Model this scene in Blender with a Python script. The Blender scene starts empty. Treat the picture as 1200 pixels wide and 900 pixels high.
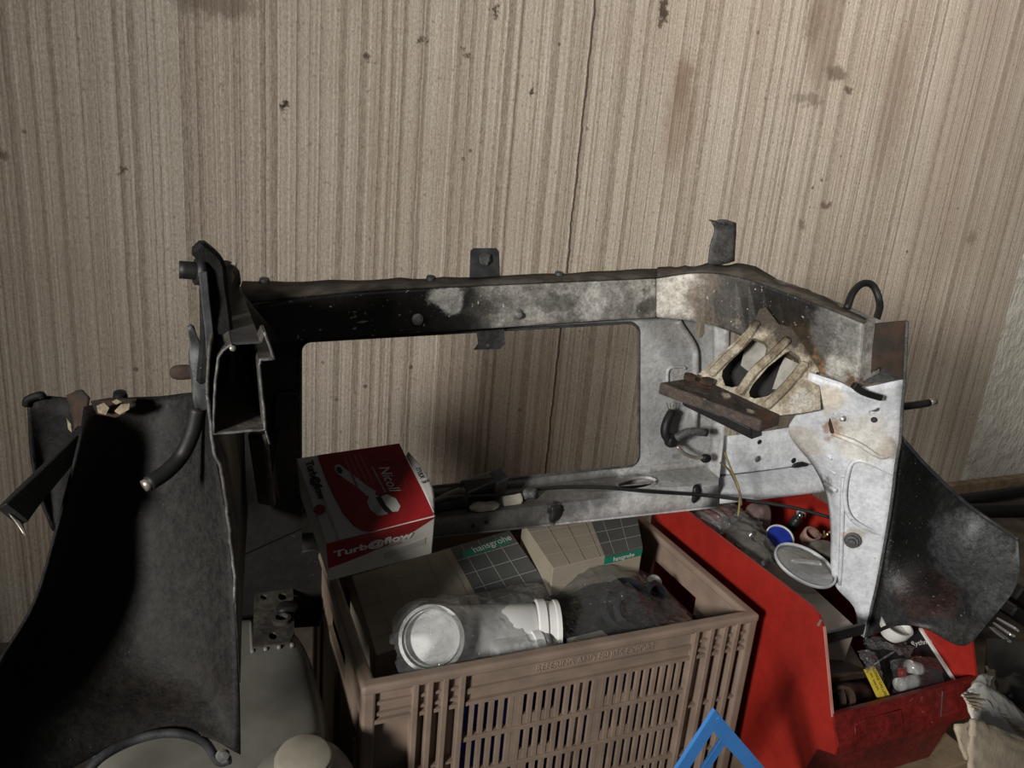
import bpy, bmesh, math, random
from mathutils import Vector, Matrix, noise
from mathutils.geometry import tessellate_polygon
random.seed(7)
SC = bpy.context.scene
COL = SC.collection

# ------------------------------------------------------------------ camera
F = 900.0                                   # focal length in pixels of a 1200 px wide frame
AX = Vector((2150, 75, -900)).normalized()   # world X seen in camera axes
AZ = Vector((270, 3030, 900)); AZ = (AZ - AX * AZ.dot(AX)).normalized()
AY = AZ.cross(AX)
CAM = Vector((0, 0, .885))
cd = bpy.data.cameras.new('camera'); cam = bpy.data.objects.new('camera', cd); COL.objects.link(cam)
cd.sensor_width = 36; cd.lens = 36 * F / 1200; cd.clip_start = .01
R3 = Matrix((AX, AY, AZ))
cam.matrix_world = Matrix.Translation(CAM) @ R3.to_4x4()
SC.camera = cam

# ------------------------------------------------------------------ light and exposure
SC.view_settings.view_transform = 'Standard'; SC.view_settings.look = 'None'
SC.view_settings.gamma = 1; SC.view_settings.use_curve_mapping = False
SC.view_settings.exposure = 0.0
w = bpy.data.worlds.new('world'); SC.world = w; w.use_nodes = True
bg = w.node_tree.nodes['Background']
bg.inputs[0].default_value = (.80, .90, 1.0, 1); bg.inputs[1].default_value = .027
def area(name, loc, target, size, energy, col, spread=180, sy=None):
    l = bpy.data.lights.new(name, 'AREA'); l.shape = 'RECTANGLE'; l.size = size; l.size_y = sy or size
    l.energy = energy; l.color = col; l.spread = math.radians(spread)
    o = bpy.data.objects.new(name, l); COL.objects.link(o); o.location = loc
    o.rotation_euler = (Vector(target) - Vector(loc)).to_track_quat('-Z', 'Y').to_euler()
    return o
area('window_light', (-1.53, -.67, 1.17), (1.75, 1.15, .75), .32, 17, (1.0, .97, .92), 80, .34)
area('wall_wash_light', (1.1, -.75, 2.3), (1.5, 1.5, 1.5), .7, 11, (1.0, .94, .86), 76)  # added overhead light that brightens the upper wall, no known fixture

# ------------------------------------------------------------------ helpers
def ray(px, py):
    return R3 @ Vector((px - 600, 450 - py, -F))
def P(px, py, Y=None, X=None, Z=None):
    d = ray(px, py)
    if Y is not None: t = (Y - CAM.y) / d.y
    elif X is not None: t = (X - CAM.x) / d.x
    else: t = (Z - CAM.z) / d.z
    return CAM + d * t
CARMAP = [False]
def YM(px, Y):      # depth of the car body's stations: how far the two sawn wings stand in front of the radiator panel
    if px < 345: return .974 - .903 * (1.17 - Y)
    return Y if Y < .68 else .68 + (Y - .68) * .60
def V(p):
    if isinstance(p, Vector): return p
    return P(p[0], p[1], Y=YM(p[0], p[2]) if CARMAP[0] else p[2])
FZ = -.08           # floor level
WL = {}
def fin(name, me, mat, parent=None, smooth=False, base=True):
    if mat is not None: me.materials.append(mat)
    if smooth:
        for p in me.polygons: p.use_smooth = True
    xs = [v.co for v in me.vertices]
    c = Vector((0, 0, 0))
    if xs and base:
        c = Vector(((min(v.x for v in xs) + max(v.x for v in xs)) / 2, (min(v.y for v in xs) + max(v.y for v in xs)) / 2, min(v.z for v in xs)))
        me.transform(Matrix.Translation(-c))
    o = bpy.data.objects.new(name, me); COL.objects.link(o)
    if parent is not None:
        o.parent = parent; o.location = c - WL[parent.as_pointer()]
    else: o.location = c
    WL[o.as_pointer()] = c
    return o
def root(name, loc, label, cat, group=None):
    o = bpy.data.objects.new(name, None); COL.objects.link(o); o.location = loc; o.empty_display_size = .05
    WL[o.as_pointer()] = Vector(loc); tag(o, label, cat, group); return o
def tag(o, label=None, cat=None, group=None, kind=None):
    if label: o['label'] = label
    if cat: o['category'] = cat
    if group: o['group'] = group
    if kind: o['kind'] = kind
    return o
def mesh(vs, fs):
    me = bpy.data.meshes.new('m'); me.from_pydata([tuple(v) for v in vs], [], fs); me.validate()
    bm = bmesh.new(); bm.from_mesh(me); bmesh.ops.remove_doubles(bm, verts=bm.verts, dist=1e-6)
    bmesh.ops.recalc_face_normals(bm, faces=bm.faces); bm.to_mesh(me); bm.free(); return me
def bevel(o, w, seg=2):
    m = o.modifiers.new('bevel', 'BEVEL'); m.width = w; m.segments = seg; m.limit_method = 'ANGLE'; m.angle_limit = math.radians(35)
    return o
def cr(pts, n):
    """Catmull-Rom through Vectors"""
    pts = [Vector(p) for p in pts]
    if len(pts) < 3 or n <= 1: 
        if n <= 1 or len(pts) < 2: return pts
        return [pts[0].lerp(pts[1], i / n) for i in range(n + 1)]
    out = []
    for i in range(len(pts) - 1):
        p1, p2 = pts[i], pts[i + 1]
        p0 = pts[i - 1] if i > 0 else p1 * 2 - p2
        p3 = pts[i + 2] if i + 2 < len(pts) else p2 * 2 - p1
        for k in range(n):
            t = k / n
            out.append(.5 * ((2 * p1) + (p2 - p0) * t + (2 * p0 - 5 * p1 + 4 * p2 - p3) * t * t + (3 * p1 - p0 - 3 * p2 + p3) * t ** 3))
    out.append(pts[-1]); return out
def surf(name, rows, mat, parent=None, th=.002, n=4, ny=None, smooth=True, disp=None):
    """a bent sheet through a grid of control points"""
    rows = [cr([V(p) for p in r], n) for r in rows]
    cols = [cr([r[i] for r in rows], ny or n) for i in range(len(rows[0]))]
    W, H = len(cols), len(cols[0])
    vs = [cols[i][j] for j in range(H) for i in range(W)]
    if disp: vs = [v + disp(v) for v in vs]
    fs = [(j * W + i, j * W + i + 1, (j + 1) * W + i + 1, (j + 1) * W + i) for j in range(H - 1) for i in range(W - 1)]
    o = fin(name, mesh(vs, fs), mat, parent, smooth)
    if th:
        m = o.modifiers.new('thick', 'SOLIDIFY'); m.thickness = th; m.offset = 0
    return o
def poly(name, pts, mat, parent=None, th=.003, holes=(), toward=None):
    """a plate cut from an outline (with holes) and given thickness away from the camera"""
    loops = [[V(p) for p in pts]] + [[V(p) for p in h] for h in holes]
    nrm = Vector((0, 0, 0)); L = loops[0]
    for i in range(len(L)):
        a, b = L[i], L[(i + 1) % len(L)]
        nrm += Vector(((a.y - b.y) * (a.z + b.z), (a.z - b.z) * (a.x + b.x), (a.x - b.x) * (a.y + b.y)))
    nrm.normalize()
    c = sum(L, Vector()) / len(L)
    ref = toward if toward is not None else (c - CAM)
    if nrm.dot(ref) < 0: nrm = -nrm
    flat = [v for l in loops for v in l]; n = len(flat)
    tris = tessellate_polygon(loops)
    vs = flat + [v + nrm * th for v in flat]
    fs = [tuple(t) for t in tris] + [tuple(i + n for i in reversed(t)) for t in tris]
    k = 0
    for l in loops:
        for i in range(len(l)):
            a, b = k + i, k + (i + 1) % len(l)
            fs.append((a, b, b + n, a + n))
        k += len(l)
    return fin(name, mesh(vs, fs), mat, parent)
def hexa(name, top, down, mat, parent=None, bev=.001):
    t = [V(p) for p in top]; b = [p + Vector(down) for p in t]
    me = mesh(t + b, [(0, 1, 2, 3), (7, 6, 5, 4), (0, 4, 5, 1), (1, 5, 6, 2), (2, 6, 7, 3), (3, 7, 4, 0)])
    o = fin(name, me, mat, parent)
    if bev: bevel(o, bev)
    return o
def boxm(x0, x1, y0, y1, z0, z1):
    vs = [(x, y, z) for z in (z0, z1) for y in (y0, y1) for x in (x0, x1)]
    return vs, [(0, 2, 3, 1), (4, 5, 7, 6), (0, 1, 5, 4), (2, 6, 7, 3), (0, 4, 6, 2), (1, 3, 7, 5)]
def box(name, x0, x1, y0, y1, z0, z1, mat, parent=None, bev=.001):
    o = fin(name, mesh(*boxm(x0, x1, y0, y1, z0, z1)), mat, parent)
    if bev: bevel(o, bev)
    return o
def boxes(name, bl, mat, parent=None, bev=.0):
    vs, fs = [], []
    for b in bl:
        v, f = boxm(*b); k = len(vs); vs += v; fs += [tuple(i + k for i in q) for q in f]
    me = bpy.data.meshes.new('m'); me.from_pydata(vs, [], fs)
    o = fin(name, me, mat, parent)
    if bev: bevel(o, bev, 1)
    return o
def frames(pts):
    T = []
    for i in range(len(pts)):
        a = pts[max(i - 1, 0)]; b = pts[min(i + 1, len(pts) - 1)]
        d = (b - a); T.append(d.normalized() if d.length > 1e-9 else Vector((0, 0, 1)))
    up = Vector((0, 0, 1)) if abs(T[0].z) < .9 else Vector((1, 0, 0))
    N = (up - T[0] * up.dot(T[0])).normalized(); out = []
    for t in T:
        N = (N - t * N.dot(t)); N = N.normalized() if N.length > 1e-6 else t.orthogonal().normalized()
        out.append((t, N, t.cross(N)))
    return out
def tubem(pts, r, seg=10, hollow=0):
    fr = frames(pts); n = len(pts); vs, fs = [], []
    for i, p in enumerate(pts):
        ri = r if not isinstance(r, (list, tuple)) else r[0] + (r[-1] - r[0]) * i / (n - 1) if len(r) == 2 else r[min(i, len(r) - 1)]
        for k in range(seg):
            a = 2 * math.pi * k / seg
            vs.append(p + (fr[i][1] * math.cos(a) + fr[i][2] * math.sin(a)) * ri)
    for i in range(n - 1):
        for k in range(seg):
            fs.append((i * seg + k, i * seg + (k + 1) % seg, (i + 1) * seg + (k + 1) % seg, (i + 1) * seg + k))
    fs.append(tuple(range(seg))[::-1]); fs.append(tuple((n - 1) * seg + k for k in range(seg)))
    return vs, fs
def tube(name, pts, r, mat, parent=None, n=6, seg=10):
    pts = cr([V(p) for p in pts], n)
    return fin(name, mesh(*tubem(pts, r, seg)), mat, parent, True)
def bar(name, pts, w, h, mat, parent=None, n=1, side=None, bev=.001):
    """rectangular bar swept along points; side = direction of the width"""
    pts = cr([V(p) for p in pts], n); vs, fs = [], []
    N = len(pts)
    for i, p in enumerate(pts):
        a = pts[max(i - 1, 0)]; b = pts[min(i + 1, N - 1)]; t = (b - a).normalized()
        s = Vector(side) if side is not None else Vector((0, 1, 0))
        s = (s - t * s.dot(t)).normalized(); u = t.cross(s)
        wi = w if not isinstance(w, (list, tuple)) else w[0] + (w[1] - w[0]) * i / (N - 1)
        hi = h if not isinstance(h, (list, tuple)) else h[0] + (h[1] - h[0]) * i / (N - 1)
        vs += [p + s * wi / 2 + u * hi / 2, p - s * wi / 2 + u * hi / 2, p - s * wi / 2 - u * hi / 2, p + s * wi / 2 - u * hi / 2]
    for i in range(N - 1):
        for k in range(4):
            fs.append((i * 4 + k, i * 4 + (k + 1) % 4, i * 4 + 4 + (k + 1) % 4, i * 4 + 4 + k))
    fs += [(0, 1, 2, 3), (N * 4 - 4, N * 4 - 1, N * 4 - 2, N * 4 - 3)]
    o = fin(name, mesh(vs, fs), mat, parent)
    if bev: bevel(o, bev, 1)
    return o
def lathe(name, prof, org, axis, mat, parent=None, seg=28, smooth=True, cap=True):
    """profile of (radius, distance along the axis)"""
    a = Vector(axis).normalized(); u = a.orthogonal().normalized(); v = a.cross(u); org = V(org)
    vs, fs = [], []
    for r, z in prof:
        for k in range(seg):
            t = 2 * math.pi * k / seg; vs.append(org + a * z + (u * math.cos(t) + v * math.sin(t)) * max(r, 1e-5))
    n = len(prof)
    for i in range(n - 1):
        for k in range(seg):
            fs.append((i * seg + k, i * seg + (k + 1) % seg, (i + 1) * seg + (k + 1) % seg, (i + 1) * seg + k))
    if cap: fs += [tuple(range(seg)), tuple((n - 1) * seg + k for k in range(seg))]
    me = bpy.data.meshes.new('m'); me.from_pydata([tuple(q) for q in vs], [], fs)
    bm = bmesh.new(); bm.from_mesh(me); bmesh.ops.recalc_face_normals(bm, faces=bm.faces); bm.to_mesh(me); bm.free()
    o = fin(name, me, mat, parent, smooth)
    if smooth:
        m = o.modifiers.new('edges', 'EDGE_SPLIT'); m.split_angle = math.radians(38)
    return o
def blob(name, c, rad, mat, parent=None, amp=.15, freq=30, sub=4, rot=0, seed=0, sharp=False, tilt=0):
    bm = bmesh.new(); bmesh.ops.create_icosphere(bm, subdivisions=sub, radius=1)
    M = Matrix.Rotation(rot, 3, 'Z') @ Matrix.Rotation(tilt, 3, 'Y'); c = V(c)
    for v in bm.verts:
        d = v.co.copy(); s = Vector([math.copysign(abs(q) ** .75, q) for q in d])
        p = Vector((s.x * rad[0], s.y * rad[1], s.z * rad[2]))
        nn = noise.noise(p * freq + Vector((seed, seed * 2.3, 0)))
        if sharp: nn = .5 - 1.6 * abs(nn) + .5 * noise.noise(p * freq * 2.7 + Vector((seed, 0, 5)))
        v.co = c + M @ (p * (1 + amp * nn))
    me = bpy.data.meshes.new('m'); bm.to_mesh(me); bm.free()
    return fin(name, me, mat, parent, True)
def text(name, body, org, xd, yd, size, mat, parent, ext=.0002, sx=1, align='LEFT', bold=0, shear=0):
    cu = bpy.data.curves.new('t', 'FONT'); cu.body = body; cu.size = size; cu.extrude = ext; cu.align_x = align; cu.offset = bold; cu.shear = shear
    cu.resolution_u = 3
    t = bpy.data.objects.new('t', cu); COL.objects.link(t)
    me = bpy.data.meshes.new_from_object(t); bpy.data.objects.remove(t); bpy.data.curves.remove(cu)
    x = Vector(xd).normalized(); y = Vector(yd); y = (y - x * y.dot(x)).normalized(); z = x.cross(y)
    M = Matrix((( x.x * sx, y.x, z.x, org[0]), (x.y * sx, y.y, z.y, org[1]), (x.z * sx, y.z, z.z, org[2]), (0, 0, 0, 1)))
    me.transform(M); me.materials.clear()
    return fin(name, me, mat, parent)

# ------------------------------------------------------------------ materials (procedural)
class NT:
    def __init__(s, name):
        s.m = bpy.data.materials.new(name); s.m.use_nodes = True; s.t = s.m.node_tree; s.t.nodes.clear()
        s.out = s.t.nodes.new('ShaderNodeOutputMaterial')
        s.pos = s.t.nodes.new('ShaderNodeNewGeometry').outputs['Position']
    def n(s, typ, **kw):
        nd = s.t.nodes.new(typ)
        for k, v in kw.items():
            if hasattr(nd, k) and not isinstance(v, bpy.types.NodeSocket) and k not in [i.name for i in nd.inputs]: setattr(nd, k, v)
        return nd
    def set(s, sock, v):
        if isinstance(v, bpy.types.NodeSocket): s.t.links.new(v, sock)
        elif hasattr(sock.default_value, '__len__') and not isinstance(v, (int, float)):
            v = tuple(v); sock.default_value = v + (1,) if len(sock.default_value) == 4 and len(v) == 3 else v
        else: sock.default_value = v
    def math(s, op, a, b=0., clamp=False):
        nd = s.t.nodes.new('ShaderNodeMath'); nd.operation = op; nd.use_clamp = clamp
        s.set(nd.inputs[0], a); s.set(nd.inputs[1], b); return nd.outputs[0]
    def vm(s, op, a, b=(0, 0, 0)):
        nd = s.t.nodes.new('ShaderNodeVectorMath'); nd.operation = op
        s.set(nd.inputs[0], a); s.set(nd.inputs[1], b)
        return nd.outputs['Value'] if op in ('DISTANCE', 'LENGTH', 'DOT_PRODUCT') else nd.outputs[0]
    def noise(s, vec, scale, detail=4, rough=.55, dist=0, color=False, dim='3D'):
        nd = s.t.nodes.new('ShaderNodeTexNoise'); nd.noise_dimensions = dim
        if dim == '1D': s.set(nd.inputs['W'], vec)
        else: s.set(nd.inputs['Vector'], vec)
        nd.inputs['Scale'].default_value = scale; nd.inputs['Detail'].default_value = detail
        nd.inputs['Roughness'].default_value = rough; nd.inputs['Distortion'].default_value = dist
        return nd.outputs['Color' if color else 0]
    def ramp(s, f, a, b, lo=0., hi=1., smooth=True):
        nd = s.t.nodes.new('ShaderNodeMapRange'); nd.interpolation_type = 'SMOOTHSTEP' if smooth else 'LINEAR'
        s.set(nd.inputs[0], f)
        for i, v in enumerate((a, b, lo, hi)): s.set(nd.inputs[i + 1], v)
        return nd.outputs[0]
    def mix(s, f, a, b, mode='MIX'):
        nd = s.t.nodes.new('ShaderNodeMix'); nd.data_type = 'RGBA'; nd.blend_type = mode
        s.set(nd.inputs[0], f); s.set(nd.inputs[6], a); s.set(nd.inputs[7], b); return nd.outputs[2]
    def sep(s):
        nd = s.t.nodes.new('ShaderNodeSeparateXYZ'); s.set(nd.inputs[0], s.pos); return nd.outputs
    def bump(s, h, strength=.3, dist=.002):
        nd = s.t.nodes.new('ShaderNodeBump'); nd.inputs['Strength'].default_value = strength; nd.inputs['Distance'].default_value = dist
        s.set(nd.inputs['Height'], h); return nd.outputs[0]
    def done(s, col, rough=.6, metal=0., normal=None, spec=.4, trans=0):
        b = s.t.nodes.new('ShaderNodeBsdfPrincipled')
        s.set(b.inputs['Base Color'], col); s.set(b.inputs['Roughness'], rough); s.set(b.inputs['Metallic'], metal)
        b.inputs['Specular IOR Level'].default_value = spec
        if trans: b.inputs['Transmission Weight'].default_value = trans
        if normal is not None: s.set(b.inputs['Normal'], normal)
        s.t.links.new(b.outputs[0], s.out.inputs[0]); s.b = b; return s.m
def plain(name, col, rough=.6, metal=0., scale=40, var=.25, bump=.15, spec=.4, dark=None, bdist=.001):
    t = NT(name); nz = t.noise(t.pos, scale, 5); f = t.ramp(nz, .35, .68)
    c2 = dark or tuple(c * (1 - var) for c in col)
    col_ = t.mix(f, c2, col)
    return t.done(col_, rough, metal, t.bump(t.noise(t.pos, scale * 4, 3), bump, bdist) if bump else None, spec)
def spotted(name, base, base2, scale, spots, rough=.55, bump=.3, spec=.4, wob=.03, wscale=25, metal=0., grit=None, bscale=90, mott=.45):
    """paint with soot, rust, dirt or painted shade patches: spots = (point, radius, colour, strength[, stretch])"""
    t = NT(name)
    nz = t.noise(t.pos, scale, 6, .6); col = t.mix(t.ramp(nz, .36, .66), base2, base)
    wv = t.vm('SCALE', t.vm('SUBTRACT', t.noise(t.pos, wscale, 5, .65, color=True), (.5, .5, .5)))
    wv.node.inputs['Scale'].default_value = wob * 2
    pp = t.vm('ADD', t.pos, wv)
    for sp in spots:
        p, r, c, st = sp[:4]; sc = sp[4] if len(sp) > 4 else (1, 1, 1)
        q = t.vm('MULTIPLY', t.vm('SUBTRACT', pp, tuple(p)), sc)
        d = t.vm('LENGTH', q)
        col = t.mix(t.ramp(d, r * .55, r, st, 0.), col, c)
    m1 = t.noise(t.pos, scale * 4.5, 5, .7); m2 = t.noise(t.pos, scale * 14, 3, .7)
    mm = t.ramp(t.math('ADD', t.math('MULTIPLY', m1, .6), t.math('MULTIPLY', m2, .4)), .36, .64, 1 - mott, 1 + mott * .5)
    nd = t.t.nodes.new('ShaderNodeVectorMath'); nd.operation = 'SCALE'; t.set(nd.inputs[0], col); t.set(nd.inputs['Scale'], mm); col = nd.outputs[0]
    if grit:
        g = t.ramp(t.noise(t.pos, grit[0], 3, .7), grit[1], grit[1] + .05); col = t.mix(g, col, grit[2])
    return t.done(col, rough, metal, t.bump(t.noise(t.pos, bscale, 5, .6), bump, .002), spec)
def film(name, tint=(.9, .9, .9), clear=.72, gloss=.08, bscale=70, bstr=.8, haze=.12):
    t = NT(name); N = t.bump(t.noise(t.pos, bscale, 3, .6, 1.5), bstr, .006)
    tr = t.t.nodes.new('ShaderNodeBsdfTransparent'); tr.inputs[0].default_value = (*tint, 1)
    gl = t.t.nodes.new('ShaderNodeBsdfGlossy'); gl.inputs['Roughness'].default_value = gloss; t.set(gl.inputs['Normal'], N)
    df = t.t.nodes.new('ShaderNodeBsdfDiffuse'); df.inputs[0].default_value = (*[c * .75 for c in tint], 1)
    fr = t.t.nodes.new('ShaderNodeFresnel'); fr.inputs[0].default_value = 1.45; t.set(fr.inputs['Normal'], N)
    m1 = t.t.nodes.new('ShaderNodeMixShader'); m1.inputs[0].default_value = haze
    t.t.links.new(tr.outputs[0], m1.inputs[1]); t.t.links.new(df.outputs[0], m1.inputs[2])
    m2 = t.t.nodes.new('ShaderNodeMixShader'); t.set(m2.inputs[0], t.ramp(fr.outputs[0], .0, .6, .05, 1 - clear + .35, False))
    t.t.links.new(m1.outputs[0], m2.inputs[1]); t.t.links.new(gl.outputs[0], m2.inputs[2]); t.t.links.new(m2.outputs[0], t.out.inputs[0])
    return t.m
BLK = (.006, .006, .006); SOOT_SHADE = (.012, .011, .010); RUST = (.10, .035, .015); ORANGE = (.30, .14, .05); CREAM = (.62, .55, .42)

def wall_mat():
    t = NT('striped wallpaper'); x, y, z = t.sep()
    wob = t.math('MULTIPLY', t.math('SUBTRACT', t.noise(t.pos, 9, 2), .5), .004)
    xw = t.math('ADD', x, wob)
    # broad bands, clear dark lines and fine pinstripes, all running straight down the paper
    n1 = t.noise(xw, 50, 1.5, .7, dim='1D'); lines = t.ramp(n1, .53, .59)
    n4 = t.noise(xw, 120, 1, .5, dim='1D'); lite = t.ramp(n4, .56, .68)
    n2 = t.noise(xw, 190, 1, .5, dim='1D'); fine = t.ramp(n2, .46, .62)
    n3 = t.noise(xw, 13, 1, .5, dim='1D'); band = t.ramp(n3, .42, .62)
    pin = t.math('SINE', t.math('MULTIPLY', xw, 2 * math.pi * 118)); pin = t.ramp(pin, .1, .9)
    base = t.mix(band, (.44, .385, .315), (.385, .325, .26))
    col = t.mix(t.math('MULTIPLY', fine, .30), base, (.255, .205, .16))
    col = t.mix(t.math('MULTIPLY', t.math('MULTIPLY', pin, band), .34), col, (.21, .16, .12))
    col = t.mix(t.math('MULTIPLY', lite, t.ramp(t.noise(t.pos, 120, 3, .7), .35, .6, .15, .62)), col, (.60, .545, .465))
    broken = t.ramp(t.noise(t.pos, 38, 4, .7), .2, .55, .45, 1.)
    col = t.mix(t.math('MULTIPLY', t.math('MULTIPLY', lines, broken), .60), col, (.15, .112, .082))
    mott = t.noise(t.pos, 5, 6, .62); col = t.mix(t.ramp(mott, .38, .72, 0, .38), col, (.30, .235, .18))
    fib = t.noise(t.vm('MULTIPLY', t.pos, (1, 1, .16)), 260, 3, .7); col = t.mix(t.ramp(fib, .35, .7, .0, .30), col, (.60, .54, .46))
    gr = t.noise(t.vm('MULTIPLY', t.pos, (1, 1, .5)), 330, 3, .75); nd = t.t.nodes.new('ShaderNodeVectorMath'); nd.operation = 'SCALE'; t.set(nd.inputs[0], col); t.set(nd.inputs['Scale'], t.ramp(gr, .3, .7, .74, 1.22)); col = nd.outputs[0]
    # specks
    vo = t.t.nodes.new('ShaderNodeTexVoronoi'); t.set(vo.inputs['Vector'], t.pos); vo.inputs['Scale'].default_value = 17
    spk = t.math('MULTIPLY', t.ramp(vo.outputs['Distance'], .055, .10, 1, 0), t.ramp(t.noise(t.pos, 6, 2), .5, .6))
    col = t.mix(t.math('MULTIPLY', spk, .75), col, (.07, .05, .035))
    vo2 = t.t.nodes.new('ShaderNodeTexVoronoi'); t.set(vo2.inputs['Vector'], t.pos); vo2.inputs['Scale'].default_value = 42
    col = t.mix(t.ramp(vo2.outputs['Distance'], .06, .16, .45, 0), col, (.15, .11, .08))
    wv = t.vm('SCALE', t.vm('SUBTRACT', t.noise(t.pos, 45, 5, .7, color=True), (.5, .5, .5))); wv.node.inputs['Scale'].default_value = .055
    pp = t.vm('ADD', t.pos, wv)
    for (a, b, r, c, st, sc) in [(779, 10, .024, (.05, .032, .02), .9, (1.5, 1, .7)), (776, 26, .014, (.06, .04, .025), .8, (1.6, 1, .5)), (333, 121, .012, (.03, .02, .015), .95, (1, 1, 1)),
            (796, 135, .10, (.20, .13, .085), .5, (2, 1, .6)), (800, 100, .06, (.17, .11, .07), .45, (2.2, 1, .8)), (968, 40, .11, (.17, .11, .075), .5, (2, 1, .6)), (955, 20, .05, (.14, .09, .06), .5, (1.5, 1, .5)),
            (980, 85, .045, (.10, .07, .045), .7, (1, 1, 2)), (995, 105, .02, (.08, .05, .03), .8, (1, 1, 2)), (948, 117, .05, (.12, .09, .06), .5, (.7, 1, 3)), (1045, 120, .12, (.20, .14, .10), .42, (2, 1, .5)),
            (968, 240, .022, (.10, .06, .04), .75, (1, 1, 1.4)), (940, 262, .02, (.13, .075, .05), .6, (1.2, 1, 1)), (1150, 150, .3, (.33, .25, .20), .25, (1.2, 1, .5)), (1138, 280, .028, (.15, .11, .08), .5, (1, 1, 1)),
            (250, 0, .075, (.12, .085, .06), .6, (.8, 1, 2.2)), (546, 63, .012, (.07, .05, .03), .9, (1, 1, 1)), (584, 12, .013, (.05, .03, .02), .9, (1.5, 1, .7)), (622, 105, .010, (.05, .03, .02), .9, (2, 1, .5)),
            (5, 183, .012, (.06, .04, .03), .8, (1, 1, 1)), (145, 200, .008, (.06, .04, .03), .8, (1, 1, 1)), (433, 70, .008, (.05, .03, .02), .8, (1, 1, 1)), (495, 44, .009, (.05, .03, .02), .8, (1, 1, 1)),
            (600, 510, .25, (.24, .165, .115), .30, (1, 1, .8)), (20, 400, .35, (.26, .2, .15), .3, (1.4, 1, .5))]:
        q = t.vm('MULTIPLY', t.vm('SUBTRACT', pp, tuple(P(a, b, Y=1.5))), sc)
        col = t.mix(t.ramp(t.vm('LENGTH', q), r * .4, r, st, 0), col, c)
    # open seam between two lengths of paper, and brown drip lines
    def seam(px, py, wdt, st, c=(.035, .025, .018)):
        X0 = P(px, py, Y=1.5).x
        w2 = t.math('MULTIPLY', t.math('SUBTRACT', t.noise(t.vm('MULTIPLY', t.pos, (0, 0, 1)), 11, 5, .65), .5), .022)
        d = t.math('ABSOLUTE', t.math('SUBTRACT', t.math('ADD', x, w2), X0))
        return t.ramp(d, wdt * .4, wdt, st, 0), c
    s1, c = seam(681, 160, .0030, .85); col = t.mix(s1, col, c)
    s2, c = seam(492, 100, .004, .45, (.12, .07, .045)); col = t.mix(s2, col, c)
    s3, c = seam(604, 120, .003, .35, (.10, .07, .05)); col = t.mix(s3, col, c)
    h = t.math('SUBTRACT', t.math('ADD', t.math('MULTIPLY', fib, .5), t.math('MULTIPLY', n2, .9)), t.math('ADD', t.math('MULTIPLY', lines, .5), t.math('MULTIPLY', s1, 2)))
    return t.done(col, .82, 0, t.bump(h, .5, .0028), .25)

M = {}
M['wall'] = wall_mat()
t = NT('rough plaster'); n = t.noise(t.pos, 16, 7, .68, .6); n2 = t.noise(t.vm('MULTIPLY', t.pos, (1, 1, .5)), 55, 4, .6)
M['plaster'] = t.done(t.mix(t.ramp(n, .3, .7), (.48, .45, .39), (.62, .59, .53)), .75, 0, t.bump(t.math('ADD', n, n2), .85, .012), .3)
M['concrete'] = plain('dusty concrete', (.16, .13, .10), .9, 0, 12, .5, .5)
M['wood'] = plain('old wood', (.30, .22, .14), .75, 0, 30, .4, .3)

# ------------------------------------------------------------------ the room
YW = 1.5
XE = P(1165, 420, Y=YW).x
o = tag(box('wall_back', -2.2, XE, YW, YW + .06, FZ, 2.6, M['wall'], bev=0), 'brown striped wallpapered wall with stains and an open seam', kind='structure')
o = tag(box('wall_right', XE, XE + 1.6, YW + .006, YW + .06, FZ, 2.6, M['plaster'], bev=0), 'rough white plaster wall beside the wallpaper edge', kind='structure')
o = tag(box('floor', -2.2, XE + 1.6, -1.6, YW, FZ - .05, FZ, M['concrete'], bev=0), 'dusty brown concrete floor', kind='structure')
o = tag(box('trim_1', 1.35, XE + 1.6, 1.0, YW - .027, FZ, 0, M['concrete'], bev=.004), 'low concrete step along the foot of the wall', kind='structure')
o = tag(box('baseboard_right', P(1113, 570, Y=1.47).x, XE + 1.6, 1.474, YW, FZ, .030, M['wood'], bev=.002), 'low wooden skirting strip below the plaster', kind='structure')

# ------------------------------------------------------------------ the cut-off front end of a car
def PC(px, py, Y): return P(px, py, Y=YM(px, Y))
M['beam'] = spotted('scorched and shaded beam paint', (.36, .345, .315), (.17, .16, .145), 22, [  # black at the left end is soot and also painted-in shadow
    (PC(250, 375, 1.12), .30, BLK, 1.0, (.72, 1, .8)), (PC(420, 375, 1.12), .14, SOOT_SHADE, .97, (.75, 1, 1)), (PC(500, 372, 1.12), .085, SOOT_SHADE, .85, (.8, 1, .8)), (PC(655, 355, 1.12), .03, (.10, .095, .08), .7, (.6, 1, 2)), (PC(695, 358, 1.12), .03, (.5, .49, .46), .7, (1.5, 1, .6)),
    (PC(757, 358, 1.12), .025, (.06, .055, .045), .8), (PC(560, 366, 1.12), .02, (.06, .055, .05), .7, (.5, 1, 2.4)), (PC(525, 350, 1.12), .025, (.55, .54, .50), .7)], .5, .5, .4, .028, 30, grit=(150, .66, (.5, .49, .46)))
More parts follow.
